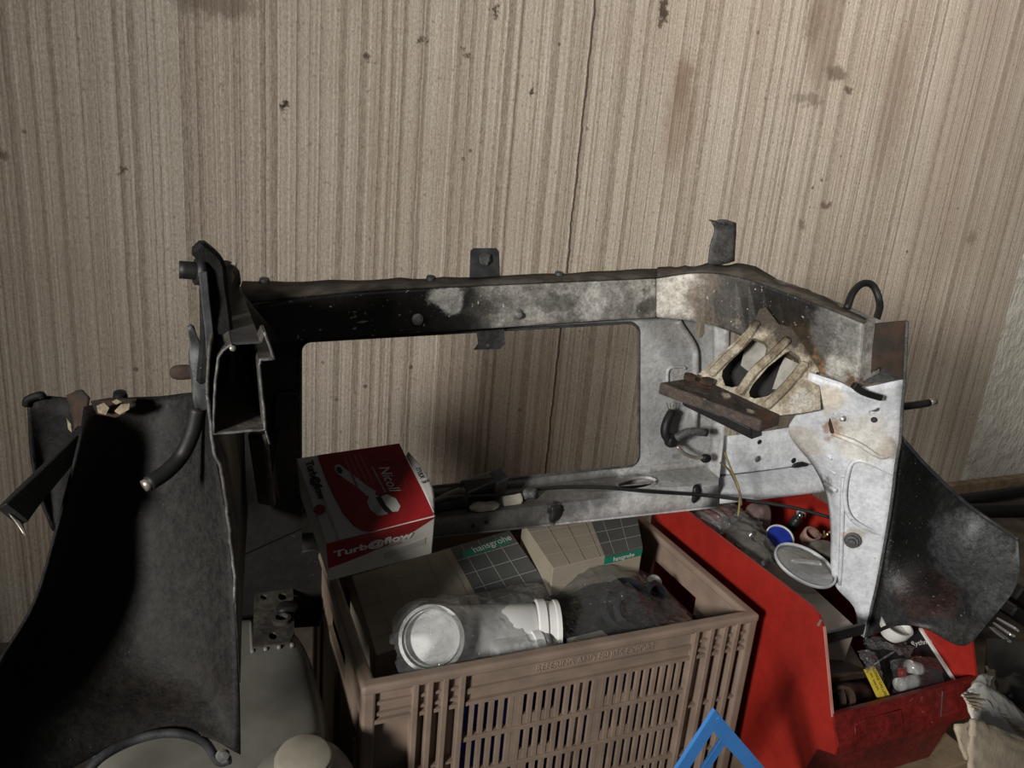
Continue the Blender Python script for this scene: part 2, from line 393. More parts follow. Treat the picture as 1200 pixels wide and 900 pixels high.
M['rail'] = spotted('burnt rail paint', (.44, .425, .39), (.23, .215, .19), 20, [
    (PC(800, 345, 1.1), .045, (.66, .62, .55), .7), (PC(842, 352, 1.03), .06, (.11, .075, .045), .85), (PC(880, 355, .96), .08, (.05, .045, .04), .92), (PC(925, 365, .87), .085, (.012, .011, .010), .97), (PC(950, 375, .82), .045, (.014, .012, .011), .9), (PC(905, 395, .9), .07, (.014, .011, .008), .95), (PC(945, 410, .83), .05, (.04, .028, .015), .9),
    (PC(968, 425, .79), .018, ORANGE, .7, (1.3, 1, .6)), (PC(985, 385, .76), .05, (.16, .155, .15), .7), (PC(1000, 452, .71), .018, RUST, .8), (PC(870, 378, 1.0), .025, (.42, .36, .27), .7)], .55, .6, .4, .03, 30, grit=(170, .67, (.5, .47, .42)))
M['topflange'] = plain('grimy flange', (.075, .062, .048), .75, 0, 45, .6, .6)
M['panel'] = spotted('white primer panel', (.46, .46, .455), (.35, .35, .345), 14, [
    (PC(300, 500, 1.17), .25, (.030, .029, .026), .97, (1.5, 1, .6)), (PC(320, 660, 1.17), .22, (.014, .013, .012), 1., (1, 1, 1)), (PC(330, 400, 1.17), .17, SOOT_SHADE, .97, (1, 1, 1)), (PC(800, 385, 1.17), .06, (.26, .25, .23), .55, (.8, 1, 1.5)), (PC(870, 395, 1.17), .05, (.07, .05, .035), .9), (PC(790, 538, 1.17), .012, (.2, .19, .18), .7)], .5, .3, .4, .03, 20, grit=(130, .70, (.12, .11, .10)), mott=.28)
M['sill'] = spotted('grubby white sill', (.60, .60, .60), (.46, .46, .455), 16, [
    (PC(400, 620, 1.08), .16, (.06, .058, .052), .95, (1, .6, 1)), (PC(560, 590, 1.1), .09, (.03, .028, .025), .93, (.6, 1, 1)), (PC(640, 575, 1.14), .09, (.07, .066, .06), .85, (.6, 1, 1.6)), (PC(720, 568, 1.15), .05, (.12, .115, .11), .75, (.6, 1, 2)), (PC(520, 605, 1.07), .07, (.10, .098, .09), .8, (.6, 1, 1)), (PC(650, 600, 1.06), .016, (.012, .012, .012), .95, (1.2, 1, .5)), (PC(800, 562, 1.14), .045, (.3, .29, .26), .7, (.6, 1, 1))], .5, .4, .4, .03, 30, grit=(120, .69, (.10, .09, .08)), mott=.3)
M['wing'] = spotted('white wing paint', (.68, .70, .74), (.56, .58, .61), 16, [
    (PC(945, 510, .85), .04, (.50, .42, .30), .5, (.6, 1, 1)), (PC(975, 460, .78), .03, (.58, .50, .38), .75), (PC(965, 470, .8), .013, ORANGE, .8, (1, 1, .4)), (PC(975, 508, .77), .014, ORANGE, .8, (1.2, 1, .5)), (PC(1040, 525, .69), .02, (.25, .2, .15), .75), (PC(1010, 520, .71), .05, (.62, .58, .50), .6), (PC(998, 632, .72), .022, (.40, .32, .23), .75), (PC(1024, 487, .7), .006, (.03, .03, .03), .9), (PC(965, 573, .8), .02, (.05, .04, .03), .7)], .42, .35, .45, .02, 40, grit=(150, .69, (.22, .2, .18)), bscale=45, mott=.22)
M['black'] = spotted('black underseal', (.010, .010, .0095), (.0045, .0045, .0042), 22, [
    (PC(120, 478, .96), .018, (.32, .26, .17), .9, (1, 1, 1.6)), (PC(147, 480, .97), .010, (.40, .33, .22), .9), (PC(130, 473, .97), .06, (.05, .018, .009), .9, (.8, 1, 2)), (PC(85, 500, 1.0), .018, (.09, .035, .015), .9, (1.4, 1, .5)), (PC(82, 503, 1.0), .007, (.42, .34, .22), .9, (1.4, 1, .5)),
    (PC(200, 560, .97), .13, (.021, .0205, .019), .8, (1, .5, .8)), (PC(250, 700, .84), .12, (.022, .0215, .020), .8, (1.6, .6, .8)), (PC(170, 640, .97), .12, (.018, .017, .015), .65, (1, .5, 1)), (PC(240, 610, .9), .10, (.020, .0195, .018), .7, (2, .6, .7)),
    (PC(185, 715, .95), .05, (.008, .007, .006), .85, (.7, .6, 1.4)), (PC(215, 790, .84), .11, (.015, .012, .010), .75, (1, .6, 1.6)), (PC(60, 560, 1.0), .12, (.008, .008, .008), .8, (1, .6, .6))], .65, .6, .22, .04, 30, grit=(200, .70, (.09, .086, .08)), mott=.6)
M['blackr'] = spotted('peeling black arch paint', (.030, .031, .032), (.010, .010, .010), 26, [
    (PC(1130, 655, .66), .10, (.075, .079, .082), .8, (1, .6, 1.2)), (PC(1150, 625, .68), .08, (.085, .088, .09), .7, (.8, .6, 1.4)), (PC(1085, 690, .63), .05, (.07, .028, .02), .7), (PC(1060, 600, .7), .10, (.004, .004, .004), .9, (1.4, .6, .6)), (PC(1125, 745, .57), .03, (.05, .045, .04), .6)], .5, .7, .45, .03, 45, grit=(230, .66, (.19, .18, .17)), mott=.6)
M['cutedge'] = plain('bare cut steel', (.40, .395, .38), .4, .6, 120, .5, .4)
M['sawn'] = plain('sawn steel edge', (.17, .168, .16), .5, .3, 120, .6, .4)
M['darksteel'] = plain('dark grey steel', (.055, .058, .060), .55, .2, 50, .5, .4)
M['bracket'] = spotted('dirty bracket steel', (.10, .10, .10), (.05, .05, .048), 40, [], .6, .5, .4, .02, 30, grit=(160, .66, (.18, .16, .13)))
M['rust'] = plain('rusty brown steel', (.055, .032, .022), .8, 0, 45, .75, .7, .3, dark=(.028, .022, .018))
M['castpale'] = plain('pale grey casting', (.36, .345, .31), .6, 0, 40, .4, .4)
M['mountplate'] = spotted('rusted mount plate', (.085, .06, .048), (.032, .028, .025), 35, [(PC(852, 458, .86), .012, CREAM, .7, (1, 1, 1)), (PC(880, 478, .80), .010, CREAM, .7, (1, 1, 1)), (PC(905, 492, .77), .03, (.13, .05, .03), .7), (PC(825, 447, .9), .012, (.16, .07, .045), .8)], .7, .7, .35, .015, 50, grit=(140, .64, (.17, .12, .085)))
M['rubber'] = plain('black rubber', (.012, .012, .012), .55, 0, 60, .4, .2)
M['blackplastic'] = plain('black plastic', (.014, .014, .015), .42, 0, 60, .4, .1)
M['copper'] = plain('wire strands', (.40, .36, .30), .4, .6, 80, .3, .1)
M['foamtape'] = plain('cream tape', (.50, .46, .38), .8, 0, 60, .3, .4)

CARMAP[0] = True
car = root('car_front_end', (.42, .85, FZ), 'sawn-off front end of a car body, scorched beam and white inner wing, against the wall', 'car part')
# upper crossbeam: front face + top flange + underside, swept into the right-hand rail
bt = [(262, 366, 1.12), (340, 352, 1.12), (420, 342, 1.12), (560, 335, 1.12), (700, 329, 1.12), (770, 326, 1.12)]
bb = [(262, 408, 1.12), (340, 402, 1.12), (420, 396, 1.12), (560, 387, 1.12), (700, 377, 1.12), (770, 373, 1.12)]
def prism_sweep(name, tops, bots, back, mat, parent, n=4):
    """box section whose near face runs from tops to bots; back gives the depth vector at each station"""
    T = cr([V(p) for p in tops], n); B = cr([V(p) for p in bots], n); K = cr([Vector(b) for b in back], n)
    vs, fs = [], []
    for a, b, k in zip(T, B, K): vs += [a, b, b + k + Vector((0, 0, .004)), a + k]
    N = len(T)
    for i in range(N - 1):
        for q in range(4): fs.append((i * 4 + q, i * 4 + (q + 1) % 4, i * 4 + 4 + (q + 1) % 4, i * 4 + 4 + q))
    fs += [(0, 1, 2, 3), (N * 4 - 4, N * 4 - 3, N * 4 - 2, N * 4 - 1)]
    return bevel(fin(name, mesh(vs, fs), mat, parent), .004, 2)
prism_sweep('crossbeam', bt, bb, [(0, .05, .004)] * 6, M['beam'], car)
rt = [(770, 326, 1.12), (815, 320, 1.08), (862, 324, 1.0), (930, 346, .86), (1011, 379, .70)]
rb = [(770, 373, 1.12), (815, 378, 1.07), (862, 392, .98), (930, 425, .86), (1004, 456, .70)]
rail = prism_sweep('chassis_rail', rt, rb, [(0, .05, .004), (.03, .05, .004), (.05, .03, .004), (.05, .01, .002), (.05, .01, 0)], M['rail'], car)
tag(rail, 'burnt right-hand chassis rail running towards the viewer')
# thin top flange with a ragged back edge
def flange(name, front, back, mat, parent, jag=.004):
    A = cr([V(p) for p in front], 8); B = cr([V(p) for p in back], 8)
    B = [b + Vector((0, 0, jag * noise.noise(b * 60))) for b in B]
    return surf(name, [A, B], mat, parent, .003, 1)
flange('top_flange', [(276, 356, 1.118), (420, 341, 1.118), (560, 334, 1.118), (770, 325, 1.118)], [(284, 331, 1.19), (420, 329, 1.18), (560, 325, 1.175), (770, 317, 1.17)], M['topflange'], car)
flange('rail_flange', [(770, 325, 1.118), (815, 319, 1.079), (862, 323, 1.0), (930, 345, .859), (1013, 378, .70)], [(770, 316, 1.17), (815, 312, 1.13), (870, 311, 1.06), (938, 338, .92), (1015, 373, .72)], M['topflange'], car, .006)
for (a, b) in [(505, 328), (655, 323), (310, 331)]:
    lathe('bolt', [(.001, .006), (.006, .005), (.007, 0)], (a, b, 1.165), (0, -.2, 1), M['darksteel'], car, 10)
for (a, b) in [(489, 374), (606, 368)]:
    s = lathe('stud', [(.0075, 0), (.0075, .002), (.004, .003), (.004, .008), (.001, .0085)], (a, b, 1.119), (0, -1, 0), M['cutedge'], car, 12)
# lugs standing on and hanging below the beam
def lug(name, pts, Y, mat, hole=None, th=.003):
    h = []
    if hole: h = [[(hole[0] + hole[2] * math.cos(2 * math.pi * k / 12), hole[1] + hole[2] * math.sin(2 * math.pi * k / 12), Y) for k in range(12)]]
    return poly(name, [(a, b, Y) for a, b in pts], mat, car, th, h)
lug('mounting_lug', [(551, 326), (552, 294), (556, 291), (582, 291), (585, 295), (586, 324)], 1.175, M['darksteel'])
lathe('lug_nut', [(.009, 0), (.009, .003), (.0055, .003), (.0055, .006), (.002, .006)], (568, 303, 1.173), (0, -1, 0), M['bracket'], car, 6, False)
lug('lower_lug', [(559, 388), (591, 385), (592, 403), (586, 409), (556, 410), (561, 403)], 1.16, M['bracket'], (572, 405, 2.2))
surf('bent_bracket', [[(834, 260, 1.10), (848, 257, 1.10), (862, 261, 1.11)], [(838, 270, 1.10), (850, 270, 1.105), (862, 272, 1.11)], [(833, 286, 1.09), (848, 288, 1.10), (861, 290, 1.10)], [(830, 309, 1.09), (846, 310, 1.09), (860, 306, 1.10)]], M['bracket'], car, .003, 3)
bar('bracket_lip', [(832, 258, 1.10), (848, 262, 1.09)], .012, .002, M['bracket'], car)
# radiator panel with the big opening
YP = 1.17
def rr(x0, y0, x1, y1, slope, r=12):
    """rounded opening: x range, y at left end top/bottom and slope of the horizontal edges"""
    out = []
    for (cx, cy, a0) in [(x0 + r, y0 + r, 180), (x1 - r, y0 + r, 270), (x1 - r, y1 - r, 0), (x0 + r, y1 - r, 90)]:
        for k in range(6):
            a = math.radians(a0 + 18 * k); xx = cx + r * math.cos(a); yy = cy + r * math.sin(a)
            out.append((xx, yy + (xx - x0) * (slope[0] if cy < 480 else slope[1]), YP))
    return out
opening = rr(352, 400, 748, 586, (-.057, -.103))
def slot(cx, cy, w, h, Y=YP): return [(cx + w * math.cos(2 * math.pi * k / 10), cy + h * math.sin(2 * math.pi * k / 10), Y) for k in range(10)]
holes = [opening, slot(796, 436, 2.2, 4.5), slot(785, 399, 3, 1.6), [(816, 372, YP), (826, 376, YP), (828, 392, YP), (824, 396, YP), (815, 395, YP)]]
panel = poly('radiator_panel', [(258, 396, YP), (500, 384, YP), (770, 366, YP), (858, 366, YP), (851, 480, YP), (842, 540, YP), (842, 562, YP), (700, 577, YP), (510, 598, YP), (360, 616, YP), (262, 660, YP)], M['panel'], car, .003, holes)
pts = [V(p) for p in opening]
poly('lower_apron', [(256, 640, 1.178), (400, 596, 1.178), (396, 700, 1.178), (386, 733, 1.178), (258, 742, 1.178)], M['panel'], car, .003)
for a_, b_ in ((336, 480), (337, 501), (340, 522)): lathe('column_hole_disc', [(.003, 0), (.004, .0008)], (a_, b_, 1.168), (0, -1, 0), M['rubber'], car, 10)  # dark discs stand in for the shade inside open holes
tube('opening_hem', [p + Vector((0, -.0005, 0)) for p in pts] + [pts[0] + Vector((0, -.001, 0))], .0022, M['bracket'], car, 1, 6)
tube('pressed_rib', [(794, 376, 1.168), (800, 386, 1.166), (812, 405, 1.165), (815, 425, 1.165), (814, 500, 1.166)], .006, M['panel'], car, 4, 8)
tube('recess_rim', [(782, 448, 1.168), (782, 437, 1.168), (786, 431, 1.168), (800, 430, 1.168), (803, 432, 1.168)], .0028, M['panel'], car, 4, 6)
tube('column_rib', [(322, 508, 1.166), (324, 468, 1.166), (330, 462, 1.166), (346, 462, 1.166), (349, 470, 1.166)], .003, M['panel'], car, 4, 6)
surf('column_step', [[(836, 372, 1.165), (855, 372, 1.15)], [(838, 470, 1.165), (852, 470, 1.14)], [(832, 530, 1.165), (846, 535, 1.12)], [(822, 548, 1.168), (841, 575, 1.08)]], M['panel'], car, .002, 3)
surf('column_wall', [[(318, 505, 1.16), (328, 500, 1.08)], [(322, 540, 1.16), (318, 560, 1.05)], [(330, 590, 1.16), (312, 585, 1.05)]], M['panel'], car, .002, 3)
# lower crossmember: upstand, ledge with a slot, sloped front
xs = [354, 420, 510, 600, 700, 790, 842]
def ln(a, b, x): return a[1] + (b[1] - a[1]) * (x - a[0]) / (b[0] - a[0])
up = [(x, ln((510, 571), (733, 548), x), 1.168) for x in xs]
lb = [(x, ln((510, 582), (809, 548), x), 1.160) for x in xs]
lf = [(x, ln((510, 607), (828, 570), x), 1.062) for x in xs]
fb = [(x, ln((511, 629), (857, 592), x), 1.060) for x in xs]
surf('sill_upstand', [up, lb], M['sill'], car, .002, 2, 2)
# ledge with the slot cut as a hole
A = [V(p) for p in lb]; B = [V(p) for p in lf]
sl = [P(746 + 23 * math.cos(a) * 1.0, 567 - 23 * math.cos(a) * .11 + 7 * math.sin(a), Y=1) for a in [2 * math.pi * k / 16 for k in range(16)]]
def on_plane(p3):     # drop a sight line onto the ledge plane
    nrm = (A[-1] - A[0]).cross(B[0] - A[0]).normalized(); d = p3 - CAM
    return CAM + d * ((A[0] - CAM).dot(nrm) / d.dot(nrm))
poly('sill_ledge', A + B[::-1], M['sill'], car, .002, [[on_plane(p) for p in sl]])
sc_ = [on_plane(p) for p in sl]
tube('slot_rim', sc_ + [sc_[0]], .003, M['sill'], car, 1, 6)
surf('slot_trough', [[p + Vector((0, 0, -.001)) for p in (sc_[8], sc_[0])], [sc_[9] + Vector((0, .02, -.022)), sc_[15] + Vector((0, .02, -.022))], [sc_[9] + Vector((0, -.02, -.03)), sc_[15] + Vector((0, -.02, -.03))]], M['sill'], car, .002, 3)
surf('sill_front', [lf, fb], M['sill'], car, .003, 2, 2)
tube('sill_edge', fb, .0022, M['sill'], car, 2, 6)
for a, b in [(555, 616), (570, 612)]:
    lathe('rivet', [(.003, 0), (.002, .002)], (a, b, 1.058), (0, -1, .3), M['blackplastic'], car, 8)
surf('sill_extension', [[(843, 512, 1.15), (900, 505, 1.15), (990, 490, 1.15)], [(843, 555, 1.14), (900, 549, 1.14), (990, 536, 1.14)], [(843, 560, 1.13), (900, 553, 1.13), (990, 540, 1.13)], [(843, 578, 1.07), (900, 572, 1.07), (990, 560, 1.07)], [(843, 590, 1.062), (900, 584, 1.062), (990, 573, 1.062)]], M['wing'], car, .003, 3)
lathe('grommet', [(.006, 0), (.004, .002)], (888, 538, 1.138), (0, -1, 0), M['bracket'], car, 10)
lathe('drain_hole', [(.0045, 0), (.003, .001)], (890, 518, 1.142), (0, -1, 0), M['rubber'], car, 10)
# right inner wing
wing = surf('inner_wing', [
    [(948, 436, .80), (985, 448, .75), (1004, 455, .71), (1060, 444, .68)],
    [(940, 475, .81), (980, 480, .76), (1020, 480, .71), (1057, 480, .68)],
    [(924, 506, .85), (975, 510, .78), (1015, 510, .72), (1055, 515, .68)],
    [(953, 545, .84), (983, 545, .765), (1015, 545, .72), (1050, 545, .68)],
    [(968, 577, .81), (985, 580, .76), (1015, 580, .72), (1046, 580, .68)],
    [(974, 620, .78), (988, 620, .742), (1012, 620, .712), (1040, 620, .68)],
    [(976, 680, .745), (990, 685, .725), (1008, 685, .705), (1028, 685, .68)],
    [(1001, 712, .70), (1006, 714, .695), (1012, 714, .688), (1021, 714, .68)],
    [(1005, 740, .685), (1008, 744, .684), (1011, 746, .682), (1014, 748, .68)]], M['wing'], car, .0025, 4)
tag(wing, 'white painted right inner wing panel with a sawn edge')
tube('sawn_edge', [(1063, 377, .679), (1060, 444, .679), (1057, 480, .679), (1055, 515, .679), (1050, 545, .679), (1046, 580, .679), (1040, 620, .679), (1028, 685, .679), (1021, 714, .679), (1014, 748, .679)], .0022, M['bracket'], car, 3, 6)
for pts_ in ([(1048, 556, .682), (1020, 543, .712), (1003, 540, .735), (994, 552, .74), (990, 585, .742), (1000, 610, .722), (1036, 628, .686)], [(960, 528, .82), (975, 537, .778)], [(964, 545, .815), (980, 555, .772)], [(966, 566, .81), (980, 575, .765)], [(988, 560, .752), (986, 640, .738), (984, 685, .733)], [(975, 508, .775), (1005, 520, .725), (1030, 535, .70), (1045, 533, .69)]):
    tube('pressed_bead', pts_, .0032, M['wing'], car, 5, 8)
lathe('wing_bolt', [(.011, 0), (.011, .003), (.0085, .004), (.0085, .010), (.0055, .0105), (.005, .017), (.001, .0175)], (999, 633, .718), (-.75, -.6, .1), M['bracket'], car, 14)
lathe('wing_stud', [(.006, 0), (.006, .002), (.0028, .002), (.0028, .018), (.001, .0185)], (990, 489, .752), (-.85, -.5, .05), M['cutedge'], car, 10)
lathe('wing_hole', [(.004, 0), (.003, .001)], (1024, 492, .703), (-.7, -.6, 0), M['rubber'], car, 10)
lathe('torn_hole', [(.006, 0), (.004, .001)], (930, 540, 1.139), (0, -1, 0), M['rubber'], car, 7)
blob('tar_patch', (938, 545, 1.132), (.018, .004, .006), M['rubber'], car, .5, 60, 3, 0, 3)
blob('tar_patch', (950, 560, 1.115), (.016, .004, .012), M['rubber'], car, .6, 70, 3, 0, 5)
poly('rail_gusset', [(1011, 381, .72), (1063, 376, .68), (1060, 445, .68), (1030, 430, .70), (1009, 446, .72)], M['rust'], car, .003)
poly('gusset_shelf', [(1007, 447, .705), (1034, 425, .74), (1060, 445, .682)], M['bracket'], car, .003)
# engine mount
mt = hexa('engine_mount', [(773, 448, .90), (818, 441, .93), (915, 486, .80), (893, 493, .755)], (0, 0, -.016), M['mountplate'], car, .002)
tag(mt, 'rusty engine mount plate on cast alloy arms')
hexa('mount_pad', [(798, 462, .87), (815, 460, .89), (893, 498, .79), (880, 502, .765)], (.005, 0, -.016), M['rubber'], mt, .002)
for (a, b, y) in [(828, 449, .895), (808, 444, .91)]:
    lathe('mount_bolt', [(.009, 0), (.009, .006), (.004, .007)], (a, b, y), (0, -.1, 1), M['rust'], mt, 6, False)
def pl3(p0, p1, p2):
    p0, p1, p2 = V(p0), V(p1), V(p2); nn = (p1 - p0).cross(p2 - p0).normalized()
    if nn.dot(p0 - CAM) < 0: nn = -nn
    def f(px, py, off=0.):
        d = ray(px, py); return CAM + d * (((p0 - CAM).dot(nn) + off) / d.dot(nn))
    return f
mp = pl3((817, 441, .93), (913, 487, .80), (930, 375, .87))
M['cast'] = spotted('stained cast alloy', (.44, .39, .30), (.22, .18, .125), 60, [(mp(893, 366), .035, (.035, .026, .016), .95), (mp(925, 388), .03, (.03, .022, .014), .95), (mp(958, 405), .028, (.04, .025, .012), .9), (mp(905, 408), .02, (.10, .07, .04), .7), (mp(870, 400), .014, (.16, .12, .07), .6), (mp(940, 470), .022, (.46, .44, .40), .7)], .6, .6, .4, .022, 55, grit=(160, .66, (.12, .08, .045)))
arms = poly('mount_arms', [mp(*p) for p in ((815, 441), (832, 426), (849, 411), (871, 391), (884, 376), (890, 362), (898, 360), (913, 380), (930, 384), (945, 383), (962, 394), (968, 406), (960, 430), (962, 480), (940, 484), (913, 487), (887, 479), (849, 457), (828, 447))], M['cast'], mt, .016, [[mp(*p) for p in h] for h in (
    ((879, 399), (884, 396), (897, 401), (900, 406), (898, 415), (875, 446), (866, 452), (858, 454), (850, 452), (846, 441), (847, 434), (855, 424)),
    ((921, 413), (927, 411), (938, 419), (939, 424), (936, 429), (907, 459), (900, 464), (884, 467), (879, 465), (878, 459), (882, 451), (900, 430)))])
bevel(arms, .004, 2)
for w0, pts_ in ((.013, ((832, 440), (850, 421), (872, 400), (888, 376))), (.013, ((866, 462), (884, 436), (903, 418), (925, 396))), (.016, ((897, 478), (922, 453), (945, 425)))):
    bar('casting_rib', [mp(*p) for p in pts_], (w0, w0 * .8), .012, M['cast'], mt, 4, AZ.cross(Vector((1, 0, 0))) if False else (1, .2, .3), .003)
poly('mount_web', [mp(868, 428, .03), mp(874, 404, .03), mp(884, 392, .03), mp(906, 400, .03), mp(900, 420, .03), mp(884, 440, .03)], M['castpale'], mt, .004)
poly('mount_web', [mp(905, 456, .028), mp(914, 430, .028), (mp(926, 405, .028)), mp(945, 415, .028), mp(935, 440, .028), mp(918, 456, .028)], M['castpale'], mt, .004)
poly('gap_dark_plate', [mp(838, 446, .05), mp(872, 398, .05), mp(900, 385, .05), mp(955, 405, .05), mp(955, 470, .05), mp(890, 474, .05)], M['rubber'], mt, .004)  # added dark plate that makes the casting windows read as dark gaps
bar('rust_seam', [(958, 436, .79), (962, 460, .785), (970, 485, .778), (975, 508, .772)], .006, .002, M['rust'], car, 3)
# right wheel arch
surf('wheel_arch', [
    [(1055, 512, .69), (1085, 545, .71), (1130, 588, .70), (1165, 613, .66), (1193, 632, .61)],
    [(1046, 600, .685), (1085, 620, .69), (1130, 640, .67), (1165, 655, .62), (1195, 668, .59)],
    [(1030, 680, .682), (1075, 690, .64), (1120, 697, .605), (1155, 702, .585), (1187, 694, .57)],
    [(1014, 749, .68), (1050, 733, .63), (1085, 737, .595), (1130, 757, .565), (1163, 724, .565)]], M['blackr'], car, .0025, 6)['label'] = 'black peeling right wheel arch panel'
tube('arch_seam', [(1056, 512, .688), (1085, 545, .708), (1130, 588, .698), (1165, 613, .658), (1193, 632, .608)], .0028, M['darksteel'], car, 5, 6)
bar('cable_stub', [(1000, 451, .69), (1012, 460, .684), (1032, 466, .68)], .008, .008, M['rubber'], car, 3)
bar('cable_tip', [(1030, 466, .68), (1034, 466, .68)], .007, .007, M['copper'], car)
tube('pipe_stub', [(1040, 478, .75), (1070, 475, .75), (1088, 472, .75)], .0055, M['rubber'], car, 3)
tube('pipe_tip', [(1087, 472, .75), (1096, 470, .75)], .0048, M['copper'], car, 1)
tube('cable_loop', [(992, 362, .78), (1000, 342, .80), (1012, 332, .82), (1024, 336, .82), (1031, 356, .80), (1027, 374, .76), (1024, 382, .74)], .0048, M['rubber'], car, 5)
# left-hand side: inner wing edge, rail, post, wheel arch
YL = .80
arch = surf('wheel_arch', [
    [(98, 478, .93), (140, 467, .95), (190, 464, .95), (225, 460, .92), (246, 462, YL + .03)],
    [(92, 520, .88), (130, 520, .925), (180, 520, .935), (225, 520, .90), (250, 520, YL + .01)],
    [(66, 620, .84), (110, 620, .895), (170, 620, .90), (230, 620, .86), (268, 620, YL)],
    [(40, 705, .80), (90, 705, .86), (160, 705, .87), (235, 705, .83), (275, 705, .785)],
    [(0, 772, .77), (60, 785, .82), (150, 785, .83), (235, 790, .80), (279, 790, .765)],
    [(-45, 840, .74), (40, 850, .77), (140, 838, .785), (235, 838, .77), (281, 850, .75)],
    [(-90, 905, .70), (40, 918, .73), (150, 867, .765), (232, 862, .755), (282, 884, .74)]], M['black'], car, .0025, 6)
arch['label'] = 'black undersealed left wheel arch panel'
tube('strut_rim', [(96, 912, .735), (118, 888, .745), (150, 870, .758), (185, 860, .76), (215, 860, .757), (240, 870, .753), (256, 892, .748), (270, 890, .745)], .004, M['darksteel'], car, 5, 8)
lathe('rim_bolt', [(.006, 0), (.005, .003), (.001, .004)], (261, 885, .742), (0, -1, .2), M['cutedge'], car, 12)
surf('arch_flange', [[(-90, 905, .70), (-140, 930, .69)], [(-120, 1100, .72), (-170, 1120, .71)], [Vector((-.19, .60, FZ)), Vector((-.24, .60, FZ))]], M['black'], car, .003, 3)
surf('outer_skin', [[(32, 470, 1.03), (45, 464, 1.03), (75, 466, 1.03), (102, 466, 1.02)], [(36, 530, 1.03), (52, 528, 1.04), (80, 528, 1.03), (104, 525, 1.0)], [(46, 580, 1.02), (58, 580, 1.03), (80, 580, 1.02), (100, 575, .98)], [(62, 622, 1.01), (68, 622, 1.01), (78, 622, 1.0), (95, 620, .96)]], M['black'], car, .003, 3)
tube('skin_hem', [(31, 475, 1.03), (33, 468, 1.028), (47, 463, 1.026), (50, 466, 1.026)], .004, M['black'], car, 4, 8)
surf('torn_flap', [[(78, 462, 1.0), (96, 460, .99), (106, 468, .98)], [(84, 478, .99), (96, 476, .98), (102, 480, .97)], [(88, 505, .97), (92, 500, .96), (97, 498, .95)]], M['rust'], car, .002, 3, disp=lambda v: Vector((0, .006 * noise.noise(v * 90), .006 * noise.noise(v * 80 + Vector((3, 1, 0))))))
lathe('arch_plug', [(.007, 0), (.006, .005), (.002, .007)], (141, 465, .982), (0, -.3, 1), M['blackplastic'], car, 12)
poly('rust_patch', [(106, 470, .925), (128, 466, .935), (160, 467, .935), (158, 480, .925), (136, 489, .92), (114, 485, .92)], M['rust'], car, .001)
M['flake'] = plain('cream filler flakes', (.38, .31, .21), .8, 0, 90, .5, .6)
for q in (((113, 476), (122, 472), (128, 478), (124, 486), (115, 484)), ((134, 482), (142, 474), (152, 473), (151, 480), (140, 486)), ((131, 471), (137, 468), (143, 471), (136, 474)), ((78, 490), (83, 497), (84, 507), (80, 503))):
    poly('filler_flake', [(a_, b_, .915 if a_ > 100 else .93) for a_, b_ in q], M['flake'], car, .0012)
for k in range(9):
    cx_, cy_ = 390 + random.random() * 60, 370 + random.random() * 18; r_ = 2 + random.random() * 5
    poly('paint_chip', [(cx_ - r_, cy_ + 1, 1.118), (cx_, cy_ - 1.3, 1.118), (cx_ + r_, cy_ - 1, 1.118), (cx_ + r_ * .3, cy_ + 1.2, 1.118)], M['castpale'], car, .0006)
ed = [(246, 402, YL), (244, 430, YL), (243, 462, YL), (248, 500, YL), (252, 530, YL), (262, 560, YL), (268, 620, YL), (274, 660, .795), (275, 705, .785), (277, 750, .775), (280, 800, .763), (281, 850, .75), (282, 886, .74)]
near = [V(p) for p in ed]
far = [p + Vector((.012, .15, -.004)) for p in near]; far2 = [p + Vector((.03, .33, 0)) for p in near]
M['wingin'] = spotted('grimy inner wing', (.11, .10, .085), (.045, .04, .034), 25, [], .6, .5, grit=(150, .68, (.2, .18, .15)))
surf('inner_wing', [near[:-2], far[:-2], far2[:-2]], M['wingin'], car, .0025, 2)['label'] = 'dark left inner wing panel seen edge-on'
rag = [p + Vector((.0018 * noise.noise(p * 90), -.001, 0)) for p in cr(near[2:9], 6)]
tube('sawn_edge', rag, .0016, M['sawn'], car, 1, 6)
# cut rail box
prof = [(272, 403), (262, 410), (256, 419), (252, 449), (250, 508), (311, 503), (304, 428), (305, 421), (321, 420), (310, 389), (305, 401)]
pn = [PC(a, b, YL) for a, b in prof]
for i in range(len(prof)):
    a, b = pn[i], pn[(i + 1) % len(prof)]; dq = .012 if i in (8, 9) else .05 if i == 7 else .155
    surf('rail_wall', [[a, b], [a + Vector((0, dq, .0)), b + Vector((0, dq, 0))], [a + Vector((0, dq * 2, .0)), b + Vector((0, dq * 2, 0))]], M['darksteel'] if i in (10,) else M['wingin'], car, .002, 2, smooth=False)
ce = [a.lerp(b, k / 8) for a, b in zip(pn[:-2], pn[1:-1]) for k in range(8)] + [pn[-2]]
tube('rail_cut_edge', [p + Vector((.0007 * noise.noise(p * 250), -.001, .0007 * noise.noise(p * 230 + Vector((4, 0, 0))))) for p in ce], .0013, M['sawn'], car, 1, 6)
bar('rail_lip', [(311, 503, YL), (316, 520, YL + .005)], .004, .002, M['sawn'], car)
lathe('rail_bolt', [(.0025, 0), (.0025, .003), (.001, .004)], (272, 408, YL), (.2, -1, .2), M['copper'], car, 8)
surf('rail_stay', [[(292, 508, .86), (312, 508, .84)], [(298, 545, .90), (316, 548, .86)], [(304, 588, .95), (322, 592, .92)]], M['wingin'], car, .004, 3)
